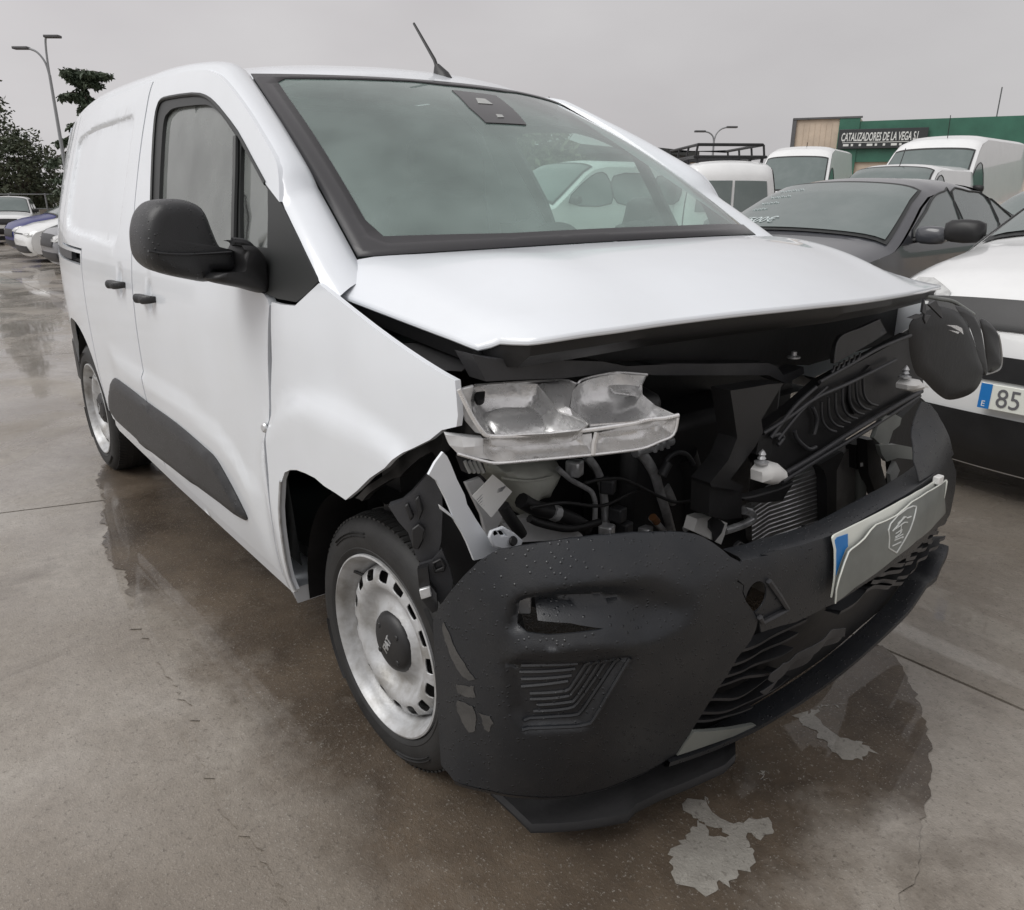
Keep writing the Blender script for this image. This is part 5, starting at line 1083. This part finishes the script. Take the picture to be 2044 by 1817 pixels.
sm_w = [[(1.15,1.18),(.62,1.58),(.25,1.62),(.2,1.16)]]
COMBI_W = sm_w+[[(.05,1.17),(.08,1.6),(-.8,1.6),(-.85,1.17)], [(-1.0,1.18),(-.98,1.6),(-1.75,1.58),(-1.85,1.2)]]
PICK = [(2.42,.40),(2.52,.55),(2.54,.85),(2.45,1.02),(2.3,1.08),(1.35,1.17),(1.25,1.19),(.72,1.62),(.55,1.72),(.3,1.76),(-.75,1.76),(-.95,1.70),(-1.02,1.18),(-1.05,1.14),(-2.5,1.14),(-2.58,1.05),(-2.6,.6),(-2.5,.45)]
pick_w = [[(1.0,1.2),(.6,1.58),(.4,1.64),(.1,1.65),(.08,1.19)], [(0,1.19),(.02,1.65),(-.75,1.64),(-.85,1.2)]]
lampS = [(.45,.60),(.80,.60),(.97,.66),(.98,.74),(.85,.745),(.6,.69)]
H90 = R(-90)
# --- dark grey sedan behind the bonnet
def sed_extra(root, top, hwf, key, D):
    i0, i1 = key[7], key[9]; W_ = i1-i0
    o = top([(-.72, i0+W_*.22)], .026)[0]; ex = top([(-.5, i0+W_*.22)], .026)[0]-o; ey = top([(-.72, i0+W_*.5)], .026)[0]-o
    # price scrawled on the glass, as seen from outside
    o = top([(-.62, i0+W_*.13)], .026)[0]
    a = top([(-.40, i0+W_*.13)], .026)[0]
    text('price_scrawl', '/500€', .13, frame4(tuple(o), tuple(a-o), tuple(ey)), mat('chalk_scrawl', (.55, .62, .62), .8), bpy.data.objects[root.name].children[0], .0005, .25)
    for k in range(4):
        b0, b1 = top([(-.70, i0+W_*(.80-.13*k))], .025)[0], top([(-.38-.05*k, i0+W_*(.81-.13*k))], .025)[0]
        MB().tube([b0+(b1-b0)*t+np.array([0, 0, .005*math.sin(t*61+k)+.004*math.sin(t*23+k)]) for t in np.linspace(0, 1, 60)], .003, 4).build('chalk_line', bpy.data.materials['chalk_scrawl'], root)
car('grey_sedan', 'dark grey sedan with chalk writing on its windscreen, parked behind the van bonnet', 'car', (-2.22, 5.25, 0), H90, SEDAN, .90, .99, .74, (7, 9), (12, 14), sed_w, (1.42, -1.42), cgrey, lamps=[lampS], grille=[[(-.40,.42),(.40,.42),(.46,.66),(-.46,.66)]], mirrors=(.62, 1.03), extra=sed_extra, scale=1.0)
# --- white hatchback with visible plate
TALL = [(1.98,.18),(2.08,.30),(2.10,.52),(2.09,.74),(2.03,.88),(1.85,.97),(1.55,1.03),(1.10,1.09),(1.03,1.11),(.35,1.42),(.1,1.49),(-.3,1.53),(-.9,1.52),(-1.45,1.44),(-1.6,1.40),(-1.95,1.0),(-2.02,.8),(-2.05,.5),(-1.95,.22)]
tall_w = [[(x, zz+.06) for x, zz in w] for w in hat_w]
hb = car('white_hatchback', 'white hatchback with black grille and numbered plate beside the loose headlight', 'car', (.47, 4.18, 0), H90, TALL, .89, 1.08, .80, (8, 10), (14, 15), tall_w, (1.28, -1.3), cwhite, lamps=[[(.62,.84),(.78,.83),(.89,.84),(.92,.92),(.88,.965),(.78,.95),(.64,.90)]], grille=[[(-.90,.775),(.90,.775),(.93,.83),(.90,.885),(-.90,.885),(-.93,.83)], [(-.75,.585),(.75,.585),(.7,.68),(-.7,.68)], [(-.9,.20),(.9,.20),(.95,.44),(-.95,.44)]], plate=(.525, '85 1'), mirrors=(.80, 1.12))
# --- second dark car behind the sedan
car('brown_grey_saloon', 'brownish grey saloon mostly hidden behind the dark grey sedan', 'car', (-2.35, 11.6, 0), R(-96), SEDAN, .90, .99, .80, (7, 9), (12, 14), sed_w, (1.42, -1.42), cbrown, lamps=[lampS], mirrors=(.62, 1.03))
# --- white vans
def aerial_x(x, h=.35, ox=-.12):
    def f(root, top, hwf, key, D):
        i = int(np.argmin(np.abs(D[:, 0]-x)+(D[:, 1] < 1.4)*9)); c = top([(0.1, i)], 0)[0]; MB().tube([c, c+np.array([ox, 0, h])], .008, 5).build('aerial', plastd, root)
    return f
car('white_high_roof_van', 'tall white high-roof van with side window, right of the smaller white van', 'van', (-6.6, 17.6, 0), R(-84), BIGVAN, 1.0, 1.34, .84, (6, 8), None, big_w, (1.9, -1.75), cwhite, .35, lamps=[[(.62,.8),(.9,.8),(.97,1.05),(.7,1.0)]], mirrors=(1.75, 1.45), extra=aerial_x(.9, .45, .05), scale=.98)
car('white_long_roof_van', 'tall white van showing little but its long plain roof behind the others', 'van', (-11.6, 20.0, 0), R(-70), BIGVAN, 1.0, 1.34, .84, (6, 8), None, big_w, (1.9, -1.75), cwhite, .35, lamps=[[(.62,.8),(.9,.8),(.97,1.05),(.7,1.0)]], mirrors=(1.75, 1.45), extra=aerial_x(.7, .12, 0))
car('white_small_van', 'low white panel van with slanted roof aerial, behind the dark grey sedan', 'van', (-5.95, 14.0, 0), R(-82), SMALLVAN, .90, 1.15, .82, (6, 8), None, sm_w, (1.35, -1.35), cwhite, lamps=[lampS], mirrors=(1.1, 1.2), extra=aerial_x(.45, .32, -.2))
def rack_extra(root, top, hwf, key, D):
    rk = empty('roof_rack'); rk.parent = root
    for zz, nm in ((1.93, 'lower_rail'), (2.13, 'upper_rail')):
        k = 0 if zz < 2 else .06
        MB().tube([(-1.85+k, -.62+k, zz), (-1.85+k, .62-k, zz), (.75-k*2.5, .62-k, zz), (.75-k*2.5, -.62+k, zz), (-1.85+k, -.62+k, zz)], .026, 8).build(nm, plastd, rk)
    for x in (-1.82, -1.1, -.3, .5):
        for y in (-.6, .6):
            MB().tube([(x, y, 1.93), (x, y*.95, 2.13)], .02, 6).build('rack_post', plastd, rk); MB().tube([(x, y*.92, 1.76), (x, y*.95, 1.93)], .028, 6).build('rack_foot', plastd, rk)
        MB().tube([(x, -.6, 1.94), (x, .6, 1.94)], .018, 6).build('cross_bar', plastd, rk)
    # tailgate panes
    q = top([(f, i) for i in np.linspace(key[12]+.0, key[12]+5, 6) for f in np.linspace(-.84, .84, 9)], .012)
    for a, b in ((-.80, -.03), (.03, .80)):
        q = top([(f, i) for i in np.linspace(key[12]+.8, key[12]+6.3, 6) for f in np.linspace(a, b, 6)], .012); MB().grid([q[r*6:(r+1)*6] for r in range(6)]).build('tailgate_pane', carglass, root)
car('white_rack_van', 'white glazed van carrying a black roof rack, seen from behind', 'van', (-8.75, 11.6, 0), R(141), SMALLVAN, .90, 1.15, .84, (6, 8), None, COMBI_W, (1.35, -1.35), cwhite, lamps=[lampS], mirrors=(1.1, 1.2), extra=rack_extra)
# --- white glazed van seen through the cab
car('white_glazed_van', 'white glazed van seen through the cab windows of the crashed van', 'van', (-9.0, 8.6, 0), R(-92), SMALLVAN, .90, 1.15, .84, (6, 8), None, COMBI_W, (1.35, -1.35), cwhite, lamps=[lampS], mirrors=(1.1, 1.2))
# --- row on the left
zL = lambda x: float(gz(x))
car('grey_suv', 'dark grey front corner of an SUV just behind the crashed van', 'car', (-18.1, 3.75, zL(-18.1)), R(-88), HATCH, .92, 1.06, .82, (7, 9), (13, 14), hat_w, (1.28, -1.3), csilv, .35, lamps=[lampS], grille=[[(-.6,.50),(.6,.50),(.62,.72),(-.62,.72)], [(-.85,.24),(.85,.24),(.8,.40),(-.8,.40)]], mirrors=(.75, 1.04), scale=1.05)
car('low_white_hatchback', 'low white hatchback nosing out before the blue car', 'car', (-22.5, 3.75, zL(-22.5)), R(-86), HATCH, .89, 1.02, .80, (7, 9), (13, 14), hat_w, (1.28, -1.3), cwhite, lamps=[[(.45,.66),(.85,.64),(.985,.68),(.97,.74),(.6,.70)]], grille=[[(-.92,.26),(.92,.26),(.75,.42),(-.75,.42)], [(-.44,.665),(.44,.665),(.44,.69),(-.44,.69)]], mirrors=(.75, 1.04))
car('blue_car', 'blue car with pale headlight parked past the low white hatchback', 'car', (-27.0, 4.3, zL(-27)), R(-86), HATCH, .90, 1.02, .80, (7, 9), (13, 14), hat_w, (1.28, -1.3), cblue, .33, lamps=[[(.5,.62),(.85,.62),(.985,.70),(.98,.80),(.7,.72)]], grille=[[(-.6,.48),(.6,.48),(.5,.66),(-.5,.66)], [(-.9,.24),(.9,.24),(.8,.40),(-.8,.40)]], mirrors=(.75, 1.04), scale=1.08)
car('white_pickup', 'white double-cab pickup facing the yard in front of the dark conifers', 'pickup', (-37.2, 3.55, zL(-37.2)), R(-14), PICK, .92, 1.16, .84, (6, 8), (11, 12), pick_w, (1.55, -1.6), cwhite, .38, lamps=[[(.60,.80),(.95,.80),(.98,.98),(.65,.96)]], grille=[[(-.55,.78),(.55,.78),(.57,.97),(-.57,.97)], [(-.9,.46),(.9,.46),(.85,.66),(-.85,.66)]], mirrors=(.95, 1.25))
# ================================================================== building, lamps, fences, trees
cream = mat('cream_cladding', (.64, .53, .42), .7, var=.25, vscale=.6); green = mat('green_cladding', (.045, .16, .11), .5, var=.25, vscale=.7)
greyb = mat('grey_roofing', (.12, .12, .125), .6, var=.3, vscale=1); signm = mat('dark_sign', (.035, .04, .042), .5); letter = mat('sign_lettering', (.72, .74, .72), .6)
def gp(px, D): 
    q = dep(px, D); return q
# facade: from the left corner receding to the right edge of the picture
BL, BR = dep((1585, 262), 46.), dep((2060, 240), 41.); ft = 6.05
e = np.array([BR[0]-BL[0], BR[1]-BL[1], 0]); Lf = np.linalg.norm(e); e /= Lf; back = np.array([-e[1], e[0], 0]); 
if back@(np.array([BL[0], BL[1], 0])-np.array([CPOS[0], CPOS[1], 0])) < 0: back = -back
bd = tag(empty('warehouse', (float(BL[0]), float(BL[1]), float(gz(BL[0]))), math.atan2(e[1], e[0])), 'cream and green clad warehouse with dark lettered sign', 'building')
sgn = 1 if np.cross(e, back)[2] > 0 else -1
Lf = 60.
def px_s(px):      # pixel on the facade -> (along, height)
    p0 = np.array([BL[0], BL[1], 0]); q = pln(px, p0, back); return float((q-p0)@e), float(q[2]-gz(BL[0]))
s1, h1 = px_s((1674, 262)); _, htop = px_s((1587, 240)); s2, h2 = px_s((1718, 238)); s3, h3 = px_s((1720, 240))
_, hb = px_s((1800, 262)); sR, hR_ = px_s((2044, 212))
_, hsl = px_s((1760, 236)); 
MB().box((0, 0, 0), (s2, sgn*14, htop)).build('corner_block', cream, bd)
MB().box((s2+.01, .1*sgn, 0), (Lf, sgn*30, htop*.80)).build('wall', cream, bd)
MB().box((s1, -.12*sgn, htop*.40), (s2, -.02*sgn, htop+.06)).build('green_panel', green, bd)
hg0 = px_s((1900, 262))[1]
MB().add([(s2, -.06*sgn, htop*.60), (Lf, -.06*sgn, htop*.60), (Lf, -.06*sgn, htop*1.02), (s2, -.06*sgn, htop*.97), (s2, sgn*30, htop*.60), (Lf, sgn*30, htop*.60), (Lf, sgn*30, htop*1.02), (s2, sgn*30, htop*.97)], [(0, 1, 2, 3), (4, 7, 6, 5), (0, 3, 7, 4), (1, 5, 6, 2), (3, 2, 6, 7), (0, 4, 5, 1)]).build('green_fascia', green, bd)
MB().box((-.12, -.12*sgn, 0), (.10, .1*sgn, htop+.08)).build('corner_flashing', greyb, bd)
MB().box((-.1, -.15*sgn, htop), (s2+.1, .05*sgn, htop+.10)).build('parapet_cap', greyb, bd)
for k in range(14):
    x = s2+2.2+k*4.2; MB().box((x, -.04*sgn, 0), (x+.12, .12*sgn, htop*.6)).build('wall_joint', greyb, bd)
for k in range(6):
    x = .5+k*(s1-.6)/6; MB().box((x, -.015*sgn, 0), (x+.03, .02*sgn, htop)).build('cladding_seam', cream, bd)
a0, b0 = px_s((1676, 262)), px_s((1842, 258)); sh = 1.55
t0, t1 = a0[0], b0[0]; zc = px_s((1676, 278))[1]; zt = px_s((1676, 264))[1]
sg = MB().box((t0, -.30*sgn, zc-.55), (t1+.3, -.14*sgn, zt+.12)).build('sign_board', signm, bd, bevel=.02)
fw = frame4((t0+.15, -.31*sgn, (zc+zt)/2-.32), (1, 0, 0), (0, 0, 1))
W_ = t1-t0
text('sign_lettering', 'CATALIZADORES DE LA VEGA S.L.', .62, fw, letter, sg, .01, .12, .012, 'LEFT', (W_-.1)/9.7*1.0)
for k in range(14): MB().box((t0+.3+k*.42, -.315*sgn, (zc+zt)/2-.60), (t0+.3+k*.42+(.12 if k % 3 else .3), -.305*sgn, (zc+zt)/2-.48)).build('sign_mark', letter, sg)
MB().box((t0+.25, -.315*sgn, (zc+zt)/2-.42), (t1-.6, -.305*sgn, (zc+zt)/2-.39)).build('sign_rule', letter, sg)
for sx, hh in ((18, 3.2), (10.5, 1.6)):
    MB().tube([(sx, 3*sgn, htop), (sx, 3*sgn, htop+hh)], .035, 5).build('roof_mast', greyb, bd)
# low grey shed roof left of it
q0, q1 = dep((1290, 308), 30.), dep((1590, 288), 44.)
sd_ = tag(empty('grey_shed', (float(q0[0]), float(q0[1]), float(gz(q0[0]))), math.atan2(q1[1]-q0[1], q1[0]-q0[0])), 'low dark grey shed roof behind the rack van', 'building'); sl_ = float(np.hypot(q1[0]-q0[0], q1[1]-q0[1]))
zt_ = float(q0[2]-gz(q0[0])); s_ = 1
MB().box((0, 0, 0), (4.2, 6, zt_+.05)).build('wall', greyb, sd_); MB().box((-.2, -.3, zt_+.05), (4.4, 6.2, zt_+.25)).build('roof', signm, sd_)
MB().box((4.6, 6.0, 0), (sl_, 12, zt_+.5)).build('wall', cream, sd_); MB().box((4.5, 5.8, zt_+.5), (sl_+.2, 12.2, zt_+.75)).build('roof', greyb, sd_)
# ---- lamp posts
polem = mat('galvanised_pole', (.30, .31, .32), .45, metal=.4)
def lamp(px, D, arms, label, dirv):
    t = dep(px, D); g = float(gz(max(t[0], -60))); r = tag(empty('street_lamp', (float(t[0]), float(t[1]), g)), label, 'lamp post', 'double-armed street lamps')
    H = float(t[2])-g
    MB().tube([(0, 0, 0), (0, 0, H*.5), (0, 0, H)], [.10, .08, .06], 10).build('pole', polem, r); MB().lathe([(.16, 0), (.16, .3), (.11, .35)], (0, 0, 0), (0, 0, 1), 12).build('base', polem, r)
    for (dx, dz) in arms:
        d = np.array([dirv[0], dirv[1], 0])*dx
        pts = crom([np.array([0, 0, H-.15]), np.array([0, 0, H+dz*.45])+d*.12, np.array([0, 0, H+dz*.85])+d*.5, np.array([0, 0, H+dz])+d], 5)
        a = MB().tube(pts, .045, 8).build('arm', polem, r); e_ = pts[-1]; u = d/np.linalg.norm(d)
        MB().box((-.05, -.16, -.05), (.62, .16, .06), Matrix.Translation(tuple(e_)) @ Matrix.Rotation(math.atan2(u[1], u[0]), 4, 'Z')).build('lamp_head', greyb, a, bevel=.03)
rx = (float(CR[0]), float(CR[1]))
lamp((99, 150), 34, ((-.75, 1.05), (.12, 1.5)), 'tall double-armed street lamp between the dark conifers and the cedar', rx)
lamp((1425, 282), 48, ((-.62, .55), (.75, .80)), 'distant double-armed street lamp above the roof rack of the white van', rx)
# ---- boundary fence and wall on the far left
wallm = mat('rendered_wall', (.42, .37, .32), .8, var=.3, vscale=.5)
fa, fb_ = np.array([-46., -14.]), np.array([-46., 30.])
wl = MB().box((-46.3, -16, -1.2), (-46., 40, .35)).build('boundary_wall', wallm, None); tag(wl, 'long low rendered wall behind the row of parked cars', 'wall')
fn_ = tag(empty('boundary_fence', (-45.9, 0, -.95)), 'thin metal railing fence in front of the dark conifers', 'fence')
for k in range(-8, 20): MB().box((-.04, k*1.6-.03, 0), (.04, k*1.6+.03, 2.1)).build('post', polem, fn_)
for zz in (1.35, 2.05): MB().tube([(0, -13, zz), (0, 31, zz)], .025, 5).build('rail', polem, fn_)
gt = tag(empty('metal_gate', (-43.5, .9, float(gz(-43.5)))), 'grey barred metal gate behind the white pickup', 'gate')
for zz in (.2, 1.0, 1.75): MB().tube([(0, -1.6, zz), (0, 3.2, zz)], .035, 6).build('gate_rail', polem, gt)
for k in range(17): MB().tube([(0, -1.6+k*.3, .1), (0, -1.6+k*.3, 1.8)], .022, 5).build('gate_bar', polem, gt)
rustm = mat('rusty_heap', (.20, .09, .05), .8, var=.6, vscale=3)
rh = MB(); r2 = random.Random(4)
for k in range(26):
    V, F = ico((r2.uniform(-1, 1), r2.uniform(-2.4, 2.4), r2.uniform(0, 1.0)*(1-abs(k-13)/30)), r2.uniform(.2, .45), (1, r2.uniform(.8, 1.8), r2.uniform(.4, .8))); rh.add(V, F)
ro = rh.build('scrap_heap', rustm, None, False); p_ = dep((112, 402), 44); ro.location = (float(p_[0]), float(p_[1]), float(gz(p_[0]))); tag(ro, 'low rusty brown scrap heap beside the boundary wall', 'scrap heap', kind='stuff')
# ---- trees
def leafmat(n, c, d): return mat(n, c, .6, var=1, vscale=.9, dirt=d, spec=.3)
dkleaf = leafmat('conifer_needles', (.062, .078, .048), (.10, .108, .068)); cedarl = leafmat('cedar_needles', (.055, .078, .050), (.09, .112, .072)); oliv = leafmat('olive_leaves', (.10, .112, .066), (.15, .155, .10)); bark = mat('bark', (.06, .047, .036), .9, bump=.5, bscale=12)
def leaves(cl, m, parent, seed, name='crown', size=.22, droop=.0):
    r = random.Random(seed); V = []; F = []
    for (c, rad, n) in cl:
        for _ in range(n):
            while True:
                v = np.array([r.uniform(-1, 1) for _ in range(3)])
                if v@v <= 1: break
            p = np.asarray(c)+v*np.asarray(rad); a = np.array([r.gauss(0, 1), r.gauss(0, 1), r.gauss(0, .6)-droop]); a /= np.linalg.norm(a); b = np.cross(a, [r.gauss(0, 1), r.gauss(0, 1), r.gauss(0, 1)]); b /= np.linalg.norm(b)+1e-9
            s = size*r.uniform(.5, 1.2); n0 = len(V); V += [p, p+a*s*.5+b*s*.22, p+a*s, p+a*s*.5-b*s*.22]; F.append((n0, n0+1, n0+2, n0+3))
    me = bpy.data.meshes.new(name); me.from_pydata([tuple(map(float, v)) for v in V], [], F); me.update(); return fin(name, me, m, parent, False)
def tree_at(px, D): 
    p = dep(px, D); return float(p[0]), float(p[1]), float(gz(max(p[0], -60)))
def conifer(px, D, H, w, label, seed, name='dark_conifer', loose=.0, grp='dark conifers by the gate'):
    x, y, g = tree_at(px, D); t = tag(empty(name, (x, y, g)), label, 'tree', grp); r = random.Random(seed)
    MB().tube([(0, 0, 0), (.05, 0, H*.5), (0, .05, H*.97)], [.22, .13, .03], 8).build('trunk', bark, t)
    cl = []; br = MB()
    for k in range(46):
        f = (k+.5)/46; zz = H*(.08+.92*f); rad = w*(1-f)**.7*(.75+.5*r.random())+.15; a = k*2.4+r.random()
        for q in (.35, .65, .95):
            cl.append((np.array([rad*q*math.cos(a), rad*q*math.sin(a), zz-.1*q]), (.32+.3*w*(1-f)*.5, .32+.3*w*(1-f)*.5, .28), 34 if q < .9 else 26))
        br.tube([(0, 0, zz), (rad*math.cos(a), rad*math.sin(a), zz-.05)], [.04, .01], 4)
    br.build('limbs', bark, t)['kind'] = 'stuff'
    leaves(cl, dkleaf, t, seed, 'crown', .30)
def broad(px, D, H, w, m, label, seed, name='broadleaf_tree', n=60, size=.3, base=.25, grp=None, dens_=55):
    x, y, g = tree_at(px, D); t = tag(empty(name, (x, y, g)), label, 'tree', grp); r = random.Random(seed)
    MB().tube([(0, 0, 0), (.1, .05, H*.3), (.0, .1, H*.7)], [.24, .17, .06], 8).build('trunk', bark, t); br = MB(); cl = []
    for k in range(n):
        while True:
            v = np.array([r.uniform(-1, 1) for _ in range(3)])
            if .2 < v@v <= 1: break
        c = np.array([v[0]*w, v[1]*w, H*(base+(1-base)/2)+v[2]*H*(1-base)/2*.93]); q = r.uniform(.3, .62); cl.append((c, (q*w*.42+.2, q*w*.42+.2, q*w*.3+.18), dens_))
        if k % 4 == 0: br.tube([(0, 0, H*.3), tuple(c*.5+np.array([0, 0, H*.15])), tuple(c)], [.06, .035, .01], 4)
    br.build('limbs', bark, t)['kind'] = 'stuff'; leaves(cl, m, t, seed, 'crown', size)
conifer((2, 395), 47, 10.3, 2.3, 'tall ragged dark conifer behind the pickup', 11)
conifer((-26, 395), 52, 9.0, 2.4, 'shorter dark conifer half hidden behind the ragged one', 12)
broad((44, 395), 46, 6.0, 2.1, dkleaf, 'dense dark green tree beside the ragged conifers', 13, 'dense_dark_tree', 80, .3, .12, dens_=70)
broad((72, 395), 50, 4.3, 1.15, dkleaf, 'low dark green tree at the end of the conifer row', 14, 'dense_dark_tree', 46, .3, .1)
broad((97, 395), 56, 2.6, 1.2, oliv, 'small pale olive bush standing past the wall', 15, 'olive_bush', 40, .25, .15)
# cedar: flat drooping shelves
x, y, g = tree_at((198, 395), 40); cd = tag(empty('cedar_tree', (x, y, g)), 'tall cedar with flat drooping branches behind the van roof', 'tree'); r = random.Random(21)
topc = dep((190, 152), 40); H = float(topc[2]-g)
MB().tube([(0, 0, 0), (.05, 0, H*.5), (0, 0, H)], [.26, .15, .05], 8).build('trunk', bark, cd); cl = []; br = MB(); rv = np.array([CR[0], CR[1], 0])
shelves = [(.99, -.75, .02), (.985, 1.35, -.03), (.96, .8, -.25), (.95, -.5, .1), (.86, -1.0, -.05), (.84, .7, -.3), (.78, .3, -.2), (.72, 1.1, -.35), (.70, -.8, -.2), (.62, -1.6, -.35), (.6, 1.4, -.4), (.52, -2.3, -.5), (.5, 1.8, -.5), (.42, -2.0, -.5), (.40, 2., -.5), (.33, -2.5, -.55), (.3, 2.2, -.6), (.24, -2.1, -.5), (.22, 2.2, -.5)]
for hf, ext, dr in shelves:
    for dep_ in (0, 1.3, -1.3):
        dv = rv*ext*(1 if dep_ == 0 else .6)+np.array([CF[0], CF[1], 0])*dep_*abs(ext)*.5; z0 = H*hf
        br.tube([(0, 0, z0), tuple(dv*.5+np.array([0, 0, z0+.08])), tuple(dv+np.array([0, 0, z0+dr]))], [.05, .03, .01], 4)
        for t in np.linspace(.15, 1, 6): cl.append((dv*t+np.array([0, 0, z0+dr*t*t-.06]), (.26, .26, .13), 60))
for hf in np.linspace(.62, .98, 14): cl.append((np.array([0, 0, H*hf]), (.32, .32, .3), 60))
br.build('limbs', bark, cd)['kind'] = 'stuff'; leaves(cl, cedarl, cd, 22, 'crown', .26, .9)
# palm-like tree seen through the cab
broad((1050, 395), 27, 4.4, 1.9, oliv, 'bushy green tree seen through the cab windows', 31, 'bushy_tree', 60, .35, .3)
